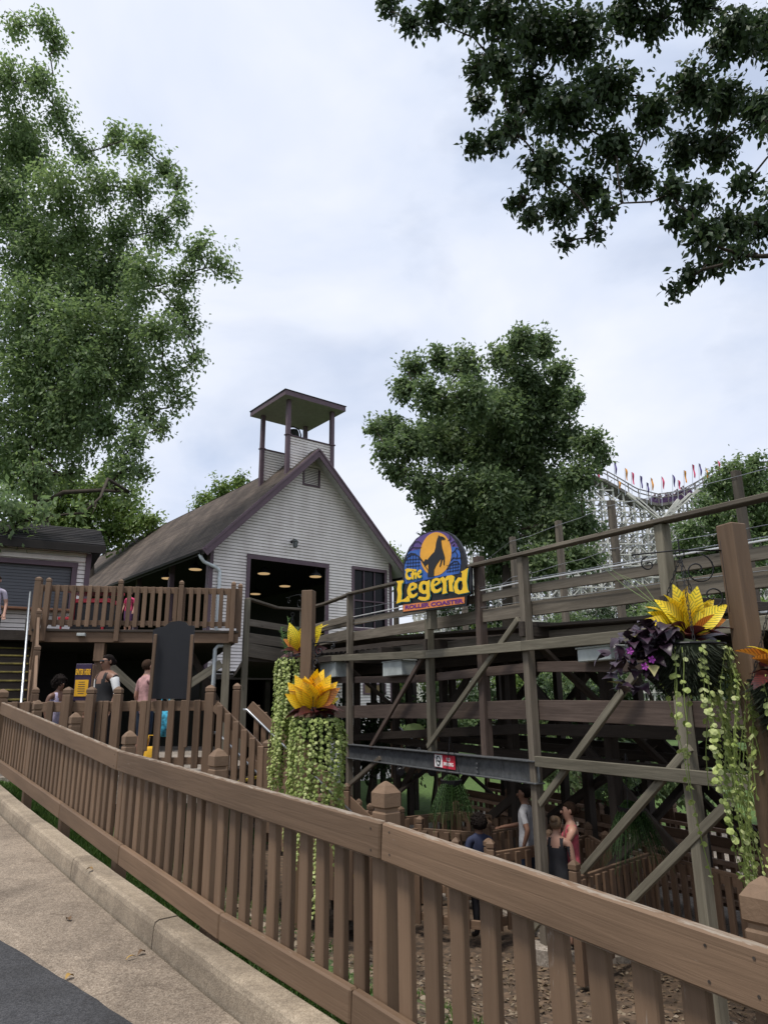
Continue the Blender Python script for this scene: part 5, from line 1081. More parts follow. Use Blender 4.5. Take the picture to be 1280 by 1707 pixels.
def strand_geo(mb, pts, lsz, every, rg, out):
    """round leaves in pairs along a hanging stem"""
    pts = [Vector(p) for p in pts]; mb.tube(pts, .0022, 4, mi=1)
    Ls = 0
    for a, b in zip(pts[:-1], pts[1:]):
        seg = b - a; n = max(1, int(seg.length / every))
        for k in range(n):
            p = a.lerp(b, (k + rg.random()) / n)
            for sd in (-1, 1):
                az = rg.uniform(0, 6.283); dirv = (Vector((math.cos(az), math.sin(az), rg.uniform(-.5, .35))) + out * .8).normalized(); s_ = lsz * rg.uniform(.45, 1.25)
                nrm = (dirv * .55 + out * .5 + Vector((rg.uniform(-.4, .4), rg.uniform(-.4, .4), rg.uniform(.2, .8)))).normalized(); u = nrm.cross(dirv)
                if u.length < .1: continue
                u.normalize(); w = u.cross(nrm); c = p + dirv * s_ * .55
                vs = [c + (u * math.cos(t_) + w * math.sin(t_)) * s_ * .5 - nrm * (.08 * s_ if j % 2 else 0) for j, t_ in enumerate([i * 6.283 / 7 for i in range(7)])]
                mb.add([c + nrm * .1 * s_] + vs, [(0, i + 1, (i + 1) % 7 + 1) for i in range(7)], 0)
def aim(p, d, up=Vector((0, 0, 1)), roll=0.0):
    x = Vector(d).normalized(); y = up.cross(x)
    if y.length < .05: y = Vector((0, 1, 0)).cross(x)
    y.normalize(); z = x.cross(y); Mx = Matrix.Identity(4)
    for i in range(3): Mx[i][0] = x[i]; Mx[i][1] = y[i]; Mx[i][2] = z[i]; Mx[i][3] = p[i]
    return Mx @ Matrix.Rotation(roll, 4, 'X')
def croton(parent, c, scale, spec, seed, dark_n=12):
    rr = random.Random(seed)
    bl = {k: [leaf_blade(.25 * s_, .118 * s_, m, .24, 10) for s_ in (1.0, .85, .72)] for k, m in CR.items()}
    for (k, az, el, s_) in spec:
        if az is None:      # one of the upright leaves spread like a fan
            th_ = R(el); d = Vector((math.cos(th_), -.28 + rr.uniform(-.15, .15), math.sin(th_))).normalized()
            mk('croton_leaf', bl[k][rr.randrange(2)], aim(c + d * .03 * scale + Vector((0, rr.uniform(-.03, .03), 0)), d, Vector((0, -1, .25)), rr.uniform(-.35, .35)) @ Matrix.Scale(scale * s_, 4), parent); continue
        d = Vector((math.cos(az) * math.cos(el), math.sin(az) * math.cos(el), math.sin(el))); me = bl[k][rr.randrange(3)]
        mk('croton_leaf', me, aim(c + d * .035 * scale, d, roll=rr.uniform(-.5, .5)) @ Matrix.Scale(scale * s_, 4), parent)
    for i in range(dark_n):
        az = i * 6.283 / dark_n + rr.uniform(-.2, .2); el = rr.uniform(-.25, .45); d = Vector((math.cos(az) * math.cos(el), math.sin(az) * math.cos(el), math.sin(el)))
        mk('croton_leaf', bl['d'][rr.randrange(3)], aim(c + d * .02 - Vector((0, 0, .02)), d, roll=rr.uniform(-.6, .6)) @ Matrix.Scale(scale * rr.uniform(.8, 1.1), 4), parent)
def chains(parent, rim, R_, hook, n=3):
    mb = MB()
    for i in range(n):
        az = i * 6.283 / n + .4; a = rim + Vector((math.cos(az) * R_, math.sin(az) * R_, 0)); L = (hook - a).length; m = max(4, int(L / .022))
        for k in range(m):
            p = a.lerp(hook, (k + .5) / m); d = (hook - a).normalized(); s_ = Vector((1, 0, 0)) if k % 2 else Vector((0, 1, 0)); s_ = (s_ - d * s_.dot(d)).normalized()
            mb.tube([p - d * .014 + s_ * .005, p + d * .014 + s_ * .005], .0018, 4); mb.tube([p - d * .014 - s_ * .005, p + d * .014 - s_ * .005], .0018, 4)
    mb.tube([hook + Vector((.022 * math.cos(a), 0, .022 + .022 * math.sin(a))) for a in np.linspace(-1.57, 4.4, 12)], .003, 5)
    mb.build('chain', M['iron'], parent=parent)
def bowl(parent, c, R_, H):
    mb = MB(); rg = random.Random(5); n = 20
    prof = [(R_ * .25, -H), (R_ * .6, -H * .86), (R_ * .85, -H * .55), (R_ * .98, -H * .2), (R_, 0), (R_ * .9, .02)]
    mb.lathe(prof, n, Matrix.Translation(c)); mb.v = [tuple(Vector(v) + Vector((rg.uniform(-1, 1), rg.uniform(-1, 1), rg.uniform(-1, 1))) * .008) for v in mb.v]
    for i in range(1500):
        az = rg.uniform(0, 6.283); f = rg.random(); r_ = R_ * (.5 + .5 * f ** .5); p = c + Vector((math.cos(az) * r_, math.sin(az) * r_, -H * (1 - f))); o_ = Vector((math.cos(az), math.sin(az), -.6)) * rg.uniform(.02, .075)
        s_ = Vector((-math.sin(az), math.cos(az), 0)) * .004; mb.add([p - s_, p + s_, p + o_], [(0, 1, 2)])
    b = mb.build('moss_basket', MOSS, parent=parent, smooth=False)
    mb = MB(); mb.tube([c + Vector((math.cos(a) * R_ * 1.02, math.sin(a) * R_ * 1.02, .005)) for a in np.linspace(0, 6.283, 25)], .006, 6); mb.build('rim_wire', M['iron'], parent=b)
def scroll(mb, org, d, th, L=.42, H=.30):
    """wrought iron bracket: arm, and curls below it"""
    up = Vector((0, 0, 1)); mb.tube([org, org + d * L * .5 + up * .012, org + d * L], .009 * th, 6); mb.tube([org + up * .05, org - up * H], .010 * th, 6)
    def spiral(c, r0, turns, sg, ph): mb.tube([c + (d * math.cos(ph + sg * t_) + up * math.sin(ph + sg * t_)) * r0 * (1 - t_ / (turns * 6.9)) for t_ in np.linspace(0, turns * 6.283, 26)], .0085 * th, 6)
    spiral(org + d * .12 - up * .09, .085, 1.4, 1, 1.57); spiral(org + d * .07 - up * .22, .055, 1.2, -1, -1.57); spiral(org + d * L * .82 - up * .05, .04, 1.2, -1, 1.57)
def basket_post(label, foot, top, w, arms, side, thin=1.0):
    t = thing('basket_post', foot, label, 'post'); beam('post', foot, top, w, w, M['brownp'], t, side=side, ch=.006)
    for (d, z) in arms:
        mb = MB(); th = 1.0 if z < 2.295 else .45; scroll(mb, Vector((top.x, top.y, z)) + d * (w / 2 + .006), d, th); mb.build('scroll_bracket', M['iron'] if th < 1 or w > .12 else M['steel'], parent=t, smooth=True)
    return t
def vines(parent, c, R_, n, drop, seed, lsz=.03, every=.03, az0=0.0, az1=6.283, sway=.03, jen=None, sub=1.0):
    rg = random.Random(seed)
    for i in range(n):
        az = az0 + (az1 - az0) * (i + rg.random() * .8) / n; o_ = Vector((math.cos(az), math.sin(az), 0)); L = drop * (1 - .55 * rg.random() ** 2.2); r_ = R_ * rg.uniform(.9, 1.1)
        pts = [c + o_ * r_ * .75 + Vector((0, 0, .02)), c + o_ * r_ * 1.05 - Vector((0, 0, .02))]; k = max(4, int(L / .18)); ph = rg.uniform(0, 6)
        for j in range(1, k + 1): pts.append(c + o_ * r_ * (1.08 + .04 * math.sin(j + ph)) - Vector((0, 0, L * j / k)) + Vector((sway * math.sin(j * .7 + ph), sway * math.cos(j * .6 + ph), 0)))
        mb = MB(); strand_geo(mb, pts, lsz, every, rg, o_); mb.build('trailing_vine', [jen or (JEN if rg.random() < .65 else JEN2), JEN2], parent=parent, kind='stuff')
# right post, close to the fence
Pr = atY(1213, 873, 3.3); rpf = Vector((Pr.x + .02, Pr.y + .02, -.55)); rtop = Vector((Pr.x + .02, Pr.y + .02, Pr.z)); sideR = Vector((.93, .37, 0)).normalized(); dL = Vector((-.97, .22, 0)).normalized()
basket_post('tall brown post at the right edge carrying iron scroll brackets', rpf, rtop, .098, [(dL, 2.30), (Vector((.97, -.22, 0)).normalized(), 1.99)], sideR)
def basket_right():
    c = atY(1140, 1082, 3.42); c.z = atY(1140, 1078, 3.42).z; t = thing('croton_basket', c, 'large hanging basket with yellow croton, purple vine and chains near the right post', 'hanging basket')
    bowl(t, c, .18, .22); hook = atY(1133, 930, 3.42); chains(t, c, .17, hook); mb = MB(); mb.tube([hook + Vector((0, 0, .03)), hook + Vector((.0, 0, .10)), Vector((hook.x, hook.y, 2.30))], .004, 5); mb.build('hook', M['iron'], parent=t)
    tc_ = c + Vector((.02, 0, .05)); f = -math.pi / 2
    sp = [('y', f - 1.25, .62, 1.15), ('y', f - 1.5, .85, 1.0), ('y', f - .9, .95, 1.1), ('y', f - .4, 1.25, 1.2), ('y', f + .2, 1.45, 1.25), ('y', f + 1.1, .95, 1.2), ('y', f + 1.4, .75, 1.35), ('y', f + .7, 1.0, 1.1), ('o', f - .55, .55, 1.1), ('y', f + .0, .85, 1.15), ('o', f + .9, .5, 1.0), ('o', f + 1.35, .35, 1.0), ('y', f + 2.2, .9, 1.1), ('y', f + 3.2, .9, 1.1), ('o', f - 1.1, .35, 1.0), ('y', f + .45, .65, 1.0), ('o', f + .55, .8, 1.0)]
    rq = random.Random(2); sp += [('y' if rq.random() < .75 else 'o', f + rq.uniform(-1.9, 1.9), rq.uniform(.45, 1.35), rq.uniform(.8, 1.05)) for _ in range(14)]
    sp = [('y', None, a_, s__) for a_, s__ in ((160, 1.1), (147, 1.0), (133, 1.1), (118, 1.0), (103, 1.2), (90, 1.0), (78, 1.15), (64, .95), (52, 1.2), (40, 1.05), (112, .75), (70, .75), (95, .7))] + [('o', None, a_, s__) for a_, s__ in ((140, .72), (122, .7), (58, .72), (34, .8), (24, .9))] + sp[:6]
    croton(t, tc_, .80, sp, 3, 16)
    rr = random.Random(8); hl = [leaf_blade(.085, .075, PURP, .3, 6, .15, True), leaf_blade(.07, .062, PURP, .25, 6, .15, True), leaf_blade(.08, .07, PALE, .25, 6, .12, True)]
    for i in range(170):
        a = rr.random(); p = c + Vector((-.10 - .24 * a + rr.uniform(-.05, .05), rr.uniform(-.16, .12), .07 - .32 * a * rr.random() + rr.uniform(-.06, .04)))
        if i % 3 == 0: p = c + Vector((rr.uniform(-.24, -.08), rr.uniform(-.17, .05), rr.uniform(-.02, .10)))
        d = Vector((rr.uniform(-1, .3), rr.uniform(-1, .1), rr.uniform(-.8, .15))); me = hl[2] if rr.random() < .07 else hl[i % 2]
        mk('vine_leaf', me, aim(p, d, roll=rr.uniform(-.6, .6)), t)
    for (dx, dz) in ((-.33, -.03), (-.235, -.07), (-.27, -.10)):
        mb = MB()
        for k in range(5):
            a = k * 1.2566; mb.add([(0, 0, 0), (.014 * math.cos(a - .5), -.006, .014 * math.sin(a - .5)), (.019 * math.cos(a), -.003, .019 * math.sin(a)), (.014 * math.cos(a + .5), -.006, .014 * math.sin(a + .5))], [(0, 1, 2, 3)])
        mb.build('flower', FLOW, Matrix.Translation(c + Vector((dx, -.19, dz))), t)
    mb = MB()
    for k in range(3):
        a = c + Vector((-.05 + .03 * k, -.02, .1)); mb.tube([a, a + Vector((-.12 - .08 * k, 0, .2)), a + Vector((-.24 - .1 * k, -.02, .25 + .05 * k))], [.003, .002, .0008], 4)
    mb.build('grass_blade', plain('grass_blade_green', (0.25, 0.32, 0.14), .5), parent=t)
    vines(t, c, .185, 2, 1.2, 2, .027, .024, f - .12, f + .1, .02, JEN); vines(t, c, .185, 20, 1.3, 3, .022, .03, f + .75, f + 2.1, .06); vines(t, c, .18, 3, .55, 6, .026, .05, f - .8, f - .4, .02)
    vines(t, c, .185, 4, 1.1, 14, .026, .05, f + 2.0, f + 3.4, .05)
basket_right()
def basket_edge():
    c = atY(1316, 1135, 3.1); t = thing('croton_basket', c, 'hanging croton basket cut off by the right picture edge', 'hanging basket'); bowl(t, c, .16, .2); chains(t, c, .15, c + Vector((0, 0, .42)))
    f = -math.pi / 2; croton(t, c + Vector((0, 0, .04)), .9, [('y', f - 1.4, .6, 1.1), ('o', f - 1.2, .3, 1.0), ('y', f - .8, .9, 1.1), ('y', f, 1.1, 1.1), ('o', f + .6, .6, 1.0), ('y', f + 1.2, .8, 1.1), ('y', f + 2.4, .9, 1), ('o', f - 1.9, .5, 1.0)], 5, 10); vines(t, c, .165, 8, .7, 12)
basket_edge()
# left post with two tall columns of trailing leaves
Pl = atY(515, 985, 8.5); lsd = Vector((.97, -.22, 0)).normalized()
basket_post('brown post between two long trailing baskets in front of the station', Vector((Pl.x, Pl.y, -1.3)), Vector((Pl.x, Pl.y, Pl.z)), .14, [(Vector((.75, -.66, 0)).normalized(), 2.28), (Vector((-.66, .75, 0)).normalized(), 2.9)], lsd)
def basket_left():
    c = atY(486, 1100, 8.95); t = thing('vine_basket', c, 'hanging basket left of the brown post with a long column of pale trailing leaves', 'hanging basket')
    bowl(t, c, .16, .2); chains(t, c, .15, c + Vector((0, 0, .55)))
    f = -math.pi / 2; croton(t, c + Vector((.12, 0, .08)), 1.35, [('y', None, 112, 1.1), ('o', None, 140, .9), ('y', None, 52, 1.25), ('y', None, 66, 1.0), ('d', None, 10, 1.1), ('y', f + 1.35, .85, 1.35), ('y', f + 1.1, .7, 1.2), ('y', f + .3, 1.3, 1.1), ('y', f + 2.3, 1.0, 1.0)], 6, 14)
    vines(t, c, .165, 26, 1.9, 21, .034, .025, sway=.035); vines(t, c, .19, 20, 1.5, 22, .03, .028, sway=.05)
    mb = MB(); rg = random.Random(4)
    for k in range(7):
        a = c + Vector((-.02 + rg.uniform(-.05, .05), 0, .05)); e = a + Vector((rg.uniform(-.12, .08), rg.uniform(-.1, .1), rg.uniform(.3, .52))); mb.tube([a, e], .003, 4)
        for j in range(14):
            p = a.lerp(e, j / 14 * .9 + .1); d = Vector((rg.uniform(-1, 1), rg.uniform(-1, 1), .3)).normalized() * .06; s_ = Vector((0, 0, .006)); mb.add([p - s_, p + d, p + s_], [(0, 1, 2)])
    mb.build('asparagus_fern', plain('fern_green', (0.10, 0.19, 0.06), .7), parent=t, kind='stuff')
basket_left()
def basket_front():
    c = atY(528, 1200, 8.1); t = thing('vine_basket', c, 'hanging basket with golden croton in front of the brown post, leaves trailing to the fence', 'hanging basket')
    bowl(t, c, .2, .24); chains(t, c, .19, c + Vector((-.05, 0, .85)))
    f = -math.pi / 2; croton(t, c + Vector((-.03, -.02, .10)), 1.4, [('g', None, a_, s__) for a_, s__ in ((150, .95), (134, 1.1), (118, 1.15), (104, 1.2), (90, 1.1), (78, 1.2), (64, 1.15), (50, 1.05))] + [('o', None, 40, 1.0), ('o', None, 142, .8), ('y', None, 26, .9), ('g', None, 97, .8), ('g', None, 72, .8), ('g', None, 124, .8)] + [('g', f - 1.0, .85, 1.2), ('g', f - .5, 1.05, 1.25), ('g', f, .9, 1.25), ('g', f + .5, 1.05, 1.2), ('g', f + .9, .8, 1.1), ('o', f + 1.1, .75, 1.15), ('g', f - .2, 1.3, 1.2), ('g', f + .25, 1.35, 1.2), ('o', f - 1.3, .7, 1.1), ('g', f + 2.4, 1.0, 1.0), ('g', f - 2.4, 1.0, 1.0), ('y', f + 1.4, .5, .9)], 7, 20)
    vines(t, c, .255, 13, 1.55, 31, .036, .03, f - 1.9, f - .25); vines(t, c, .255, 12, 1.6, 32, .036, .03, f + .25, f + 1.9); vines(t, c, .26, 4, 1.9, 33, .034, .035, f - .2, f + .3); vines(t, c, .25, 8, 1.5, 34, .036, .035, f + 1.9, f + 4.2)
basket_front()
# ferns hanging under the trestle
FERN_N = 190
FERN = leafmat('fern_leaf', (0.018, 0.04, 0.012), (0.035, 0.075, 0.02), (0.07, 0.14, 0.035), .3)
def fern(label, c, R_, seed, n=190):
    t = thing('hanging_fern', c, label, 'fern'); rg = np.random.default_rng(seed); P = []; A = []; NN = []; SZ = []; mb = MB()
    for i in range(n):
        az = rg.uniform(0, 6.283); el = rg.uniform(.1, 1.45); o_ = np.array([math.cos(az), math.sin(az), 0]); L = R_ * rg.uniform(.8, 1.3); rgk = rg.random()
        pts = []
        for k in range(9):
            s_ = k / 8; pts.append(np.array(c) + o_ * L * (math.cos(el) * s_ * .62 + .16 * s_ * s_) + np.array([0, 0, L * (math.sin(el) * s_ * .9 - (1.3 + .5 * rgk) * s_ * s_)]))
        mb.tube(pts, .003, 3)
        for k in range(1, 9):
            for j in range(2):
                p = pts[k - 1] + (pts[k] - pts[k - 1]) * (j / 2); d = pts[k] - pts[k - 1]; d /= np.linalg.norm(d) + 1e-9; sd = np.cross(d, [0, 0, 1]); sd /= np.linalg.norm(sd) + 1e-9
                for sg in (-1, 1): P.append(p); a = sd * sg + d * .4 + np.array([0, 0, -.25]); A.append(a / np.linalg.norm(a)); nn = np.array([0, 0, 1.]) - A[-1] * A[-1][2]; NN.append(nn / np.linalg.norm(nn)); SZ.append(R_ * .2 * (1.15 - k / 9))
    mb.build('stems', FERN, parent=t, kind='stuff'); mk('fronds', leaf_mesh('fronds', np.array(P), np.array(A), np.array(NN), np.array(SZ), .35, [FERN]), None, t, kind='stuff')
    mb = MB(); cv = Vector(c); mb.lathe([(.08, -.2), (.15, -.05), (.16, 0)], 14, Matrix.Translation(cv)); mb.build('pot', M['black'], parent=t); mb = MB()
    for k in range(3): mb.tube([cv + Vector((.15 * math.cos(k * 2.1), .15 * math.sin(k * 2.1), 0)), cv + Vector((0, 0, .6))], .004, 4)
    mb.build('hanger', M['iron'], parent=t)
fern('dark hanging fern below the steel beam behind the fence post cap', atY(752, 1300, 10.9), .42, 3); fern('bright-tipped hanging fern below the lower timber ledger', atY(1050, 1345, 8.9), .42, 4)
# ------------------------------------------------------------------ people
SK = {'brown': plain('skin_brown', (0.20, 0.105, 0.07), .5, vary=.08), 'fair': plain('skin_fair', (0.46, 0.26, 0.19), .5, vary=.08), 'deep': plain('skin_deep', (0.13, 0.065, 0.042), .5, vary=.08)}
HAIRD = plain('dark_hair', (0.012, 0.009, 0.008), .9, vary=.4, scale=40, spec=.08); HAIRB = plain('brown_hair', (0.04, 0.024, 0.016), .9, vary=.4, scale=40, spec=.1); HAIRL = plain('light_brown_hair', (0.15, 0.10, 0.06), .6, vary=.3, scale=40)
def cloth(name, c, v=.12, sc=9): return plain(name, c, .85, vary=v, scale=sc)
def person(label, loc, face, H, skin, top, bottom, hair, hstyle='short', sleeve='short', legs='short', arms=None, shoes=None, glasses=False, hem=None, strap=None, tilt=0.0, wide=1.0):
    """face: world heading (x, y) the person looks along; arms: {'L': [elbow, wrist], 'R': ...} in body space (x right, y back, z up, for a 1.7 m figure)"""
    loc = Vector(loc); t = thing('person', loc, label, 'person'); k = H / 1.7
    fx = Vector((face[0], face[1], 0)).normalized(); yb = -fx; xr = Vector((yb.y, -yb.x, 0)); Mx = Matrix.Identity(4)
    for i in range(3): Mx[i][0] = xr[i]; Mx[i][1] = yb[i]; Mx[i][2] = (0, 0, 1)[i]; Mx[i][3] = loc[i]
    Mx = Mx @ Matrix.Scale(k, 4)
    V = []; E = []; RD = []; BN = []
    def v(p, r): V.append(p); RD.append(r if isinstance(r, tuple) else (r, r)); return len(V) - 1
    def e(a, b, m): E.append((a, b)); BN.append((a, b, m))
    pel = v((0, 0, .95), (.155, .115)); wa = v((0, .0, 1.10), (.135, .10)); chs = v((0, 0, 1.27), (.16, .115)); nb_ = v((0, .015, 1.41), (.085, .07)); nk = v((0, .005, 1.485), (.052, .055)); h1 = v((0, -.02, 1.545), (.060, .072)); h2 = v((0, -.012, 1.62), (.074, .092)); h3 = v((0, .004, 1.685), (.055, .065))
    e(pel, wa, 1); e(wa, chs, 1); e(chs, nb_, 1 if sleeve != 'tank' else 3); e(nb_, nk, 0); e(nk, h1, 0); e(h1, h2, 0); e(h2, h3, 0)
    ar = {'R': [(.235, .03, 1.13), (.245, -.07, .90)], 'L': [(-.235, .03, 1.13), (-.245, -.07, .90)]}
    if arms: ar.update(arms)
    for sd, sg in (('R', 1), ('L', -1)):
        s_ = v((sg * .175, .01, 1.375), (.058, .06)); e(nb_, s_, 1 if sleeve != 'tank' else 0); el, wr = [Vector(q) for q in ar[sd]]; S = Vector(V[s_])
        mid = v(tuple(S.lerp(el, .6)), .047); eb = v(tuple(el), .038); wv = v(tuple(wr), (.026, .026)); e(s_, mid, {'tank': 0, 'open': 4}.get(sleeve, 1)); e(mid, eb, 4 if sleeve == 'open' else 0); e(eb, wv, 0)
        d = (wr - el).normalized(); pm = v(tuple(wr + d * .065), (.034, .022)); e(wv, pm, 0); sdv = d.cross(Vector((0, 1, 0))); sdv = sdv.normalized() if sdv.length > .1 else Vector((1, 0, 0))
        for i, (o_, L) in enumerate(((-.026, .060), (-.009, .072), (.009, .068), (.026, .052))):
            a = v(tuple(wr + d * .10 + sdv * o_), .0095); b = v(tuple(wr + d * (.10 + L * .6) + sdv * o_ * 1.15 + Vector((0, -.012, 0))), .0085); e(pm, a, 0); e(a, b, 0)
        a = v(tuple(wr + d * .05 + sdv * (-.045)), .0105); b = v(tuple(wr + d * .085 + sdv * (-.058)), .009); e(wv, a, 0); e(a, b, 0)
        hp = v((sg * .09, .0, .89), (.095, .105)); th = v((sg * .098, -.008, .66), (.078, .085)); kn = v((sg * .10, -.01, .50), (.058, .062)); cf = v((sg * .10, .015, .33), (.054, .058)); an = v((sg * .10, .02, .085), (.036, .042)); toe = v((sg * .115, -.13, .035), (.04, .032)); 
        e(pel, hp, 2); e(hp, th, 2); e(th, kn, 2 if legs != 'skin' else 0); e(kn, cf, 2 if legs == 'long' else 0); e(cf, an, 2 if legs == 'long' else 0); e(an, toe, 5)
    V[:] = [((p[0] * wide if p[2] < 1.42 else p[0]), p[1], p[2]) for p in V]; RD[:] = [((r_[0] * wide, r_[1] * wide) if V[i][2] < 1.42 and max(r_) > .035 else r_) for i, r_ in enumerate(RD)]
    me = bpy.data.meshes.new('body'); me.from_pydata(V, E, []); ob = bpy.data.objects.new('tmp', me); COL.objects.link(ob)
    md = ob.modifiers.new('s', 'SKIN'); sv = me.skin_vertices[0].data if me.skin_vertices else None
    if sv is None: me.skin_vertices.new() if hasattr(me.skin_vertices, 'new') else None
    if not me.skin_vertices:
        bm = bmesh.new(); bm.from_mesh(me); bm.verts.layers.skin.verify(); bm.to_mesh(me); bm.free()
    sv = me.skin_vertices[0].data
    for i, r_ in enumerate(RD): sv[i].radius = r_; sv[i].use_root = (i == 0)
    md.use_smooth_shade = True; sb = ob.modifiers.new('b', 'SUBSURF'); sb.levels = 3; sb.render_levels = 3
    bpy.context.view_layer.update(); body = bpy.data.meshes.new_from_object(ob.evaluated_get(bpy.context.evaluated_depsgraph_get())); COL.objects.unlink(ob); bpy.data.objects.remove(ob)
    body.materials.clear()
    for m_ in (skin, top, bottom, strap or top, M['white'] if sleeve == 'open' else top, shoes or M['black']): body.materials.append(m_)
    cs = np.empty(len(body.polygons) * 3); body.polygons.foreach_get('center', cs); cs = cs.reshape(-1, 3); best = np.full(len(cs), 9.0); mi = np.zeros(len(cs), int)
    for a, b, m_ in BN:
        A_ = np.array(V[a]); B_ = np.array(V[b]); ab = B_ - A_; tt_ = np.clip(((cs - A_) @ ab) / (ab @ ab), 0, 1); ra = sum(RD[a]) / 2; rb = sum(RD[b]) / 2; dd_ = np.linalg.norm(cs - (A_ + tt_[:, None] * ab), axis=1) - (ra + (rb - ra) * tt_); u = dd_ < best; best[u] = dd_[u]; mi[u] = m_
    z = cs[:, 2]; ax_ = np.abs(cs[:, 0])
    if sleeve == 'tank' or sleeve == 'open':
        up_ = (z > 1.20) & (z < 1.6) & (mi != 4) & (mi != 2) & (ax_ < .2 * wide); axn = ax_ / wide; strap_ = (axn > .062) & (axn < .112); front_ = np.where(cs[:, 1] < 0, 1.285, 1.31) + .35 * np.clip(axn - .05, 0, .1); mi[up_] = np.where((z < front_) | strap_, 1, 0)[up_]; mi[(z > 1.445) & (z < 1.6)] = 0
    mi[(z > .90) & (z < 1.02) & (mi == 2) & (ax_ < .2)] = 1
    body.polygons.foreach_set('material_index', mi.astype(np.int32)); body.polygons.foreach_set('use_smooth', [True] * len(body.polygons)); body.update()
    mk('body', body, Mx, t)
    # face
    def ell(name, c, r_, mat, n=10, par=t, rot=None):
        mb = MB(); prof = [(max(.02, math.sin(math.pi * i / n)) * 1.0, -math.cos(math.pi * i / n)) for i in range(n + 1)]; S = Matrix.Translation(c) @ (rot or Matrix.Identity(4)) @ Matrix.Diagonal((r_[0], r_[1], r_[2], 1)); mb.lathe(prof, 14, S); return mb.build(name, mat, Mx, par, smooth=True)
    for sg in (-1, 1):
        if not glasses: ell('eye', (sg * .03, -.088, 1.625), (.011, .008, .007), M['black'])
        ell('ear', (sg * .078, .005, 1.61), (.012, .02, .03), skin)
    ell('nose', (0, -.105, 1.595), (.014, .018, .02), skin); ell('mouth', (0, -.088, 1.562), (.022, .008, .007), plain('lips', (0.22, 0.08, 0.07), .5))
    if glasses:
        g = ell('sunglasses', (-.032, -.094, 1.625), (.030, .012, .021), M['black']); ell('lens', (.032, -.094, 1.625), (.030, .012, .021), M['black'], par=g)
        for sg in (-1, 1): mb = MB(); mb.tube([(sg * .06, -.088, 1.63), (sg * .082, -.02, 1.632), (sg * .08, .02, 1.625)], .004, 5); mb.build('temple', M['black'], Mx, g)
    # hair: a cap of small locks over the skull
    rr = random.Random(int(H * 1000) + len(label)); mb = MB(); big = {'short': 1.0, 'crop': .94, 'curly': 1.35, 'bun': 1.02, 'pulled': 1.0, 'afro': 1.5}[hstyle]
    nlat, nlon = 14, 22; vs = []; fs = []
    for i in range(nlat + 1):
        th_ = math.pi * .78 * i / nlat
        for j in range(nlon):
            ph = 2 * math.pi * j / nlon; x = math.sin(th_) * math.cos(ph); y = math.sin(th_) * math.sin(ph); z_ = math.cos(th_)
            front = max(0, -y); zl = z_; drop = zl
            r_ = 1 + (.05 if hstyle not in ('curly', 'afro') else .20) * mnoise.noise(Vector((x * 5, y * 5, z_ * 5 + H)))
            if front > .2 and z_ < .42 - .1 * (1 - front): r_ *= .80
            vs.append((x * .086 * big * r_, .014 + y * .102 * big * r_ + (.012 if big > 1.2 else 0), 1.635 + z_ * .098 * big * r_))
    for i in range(nlat):
        for j in range(nlon): fs.append((i*nlon+j, (i+1)*nlon+j, (i+1)*nlon+(j+1) % nlon, i*nlon+(j+1) % nlon))
    mb.add(vs, fs)
    if hstyle == 'bun': mb.lathe([(.01, -.05), (.045, -.03), (.055, 0), (.04, .035), (.01, .05)], 10, Matrix.Translation((0, .10, 1.70)))
    if hstyle == 'pulled': mb.lathe([(.01, -.05), (.035, -.03), (.04, 0), (.03, .03), (.01, .04)], 10, Matrix.Translation((0, .115, 1.62)))
    if hstyle in ('curly', 'afro'):
        for _ in range(150):
            th_ = rr.uniform(0, 1.9); ph = rr.uniform(-.6, 3.7); c_ = Vector((math.sin(th_) * math.cos(ph) * .086, math.sin(th_) * math.sin(ph) * .10, math.cos(th_) * .098)) * big * 1.0; q = .017 * rr.uniform(.7, 1.3); mb.lathe([(q * .2, -q), (q, -q * .3), (q, q * .3), (q * .2, q)], 5, Matrix.Translation(c_ + Vector((0, .02, 1.635))))
    mb.build('hair', hair, Mx, t, smooth=True)
    return t, Mx
BLK = cloth('black_cloth', (0.012, 0.012, 0.014)); NAVY = cloth('navy_denim', (0.025, 0.04, 0.075), .3)
w_, wM = person('woman in black tank top and sunglasses with white overshirt on the landing', (-4.30, 11.0, LZ), (-.62, -.78), 1.68, SK['brown'], BLK, cloth('black_skirt', (0.014, 0.014, 0.018)), HAIRD, 'pulled', 'open', 'long', glasses=True, wide=1.28)
person('child with curly dark hair in lavender top and pale blue shorts', (-4.93, 10.85, LZ), (.85, -.5), 1.34, SK['deep'], cloth('lavender_top', (0.38, 0.34, 0.46), .35), cloth('pale_blue_shorts', (0.30, 0.40, 0.60)), HAIRD, 'afro', 'tank', 'skin')
person('person in pale pink shirt turned away behind the black board', (-3.78, 11.35, LZ), (.6, .8), 1.62, SK['fair'], cloth('pink_tie_dye', (0.46, 0.26, 0.26), .3, 14), NAVY, HAIRB, 'short', 'tee', 'short')
person('person in pale lavender shirt at the left edge near the stair top', (-8.50, 15.1, DKZ - .5), (.3, -.9), 1.75, SK['fair'], cloth('pale_lavender_tee', (0.42, 0.38, 0.46)), cloth('dark_shorts', (0.02, 0.02, 0.024)), HAIRB, 'short', 'tee', 'short', arms={'L': [(-.25, .04, 1.13), (-.10, -.18, .98)]})
person('small child in bright pink behind the deck balusters', (-5.62, 15.3, DKZ), (-.2, -1), .92, SK['fair'], cloth('hot_pink', (0.60, 0.06, 0.16)), cloth('violet_shorts', (0.14, 0.06, 0.16)), HAIRB, 'short', 'tee', 'short')
QF = QZ + .06
def qp(x, Y): p = atY(x, 1300, Y); return (p.x, p.y, QF)
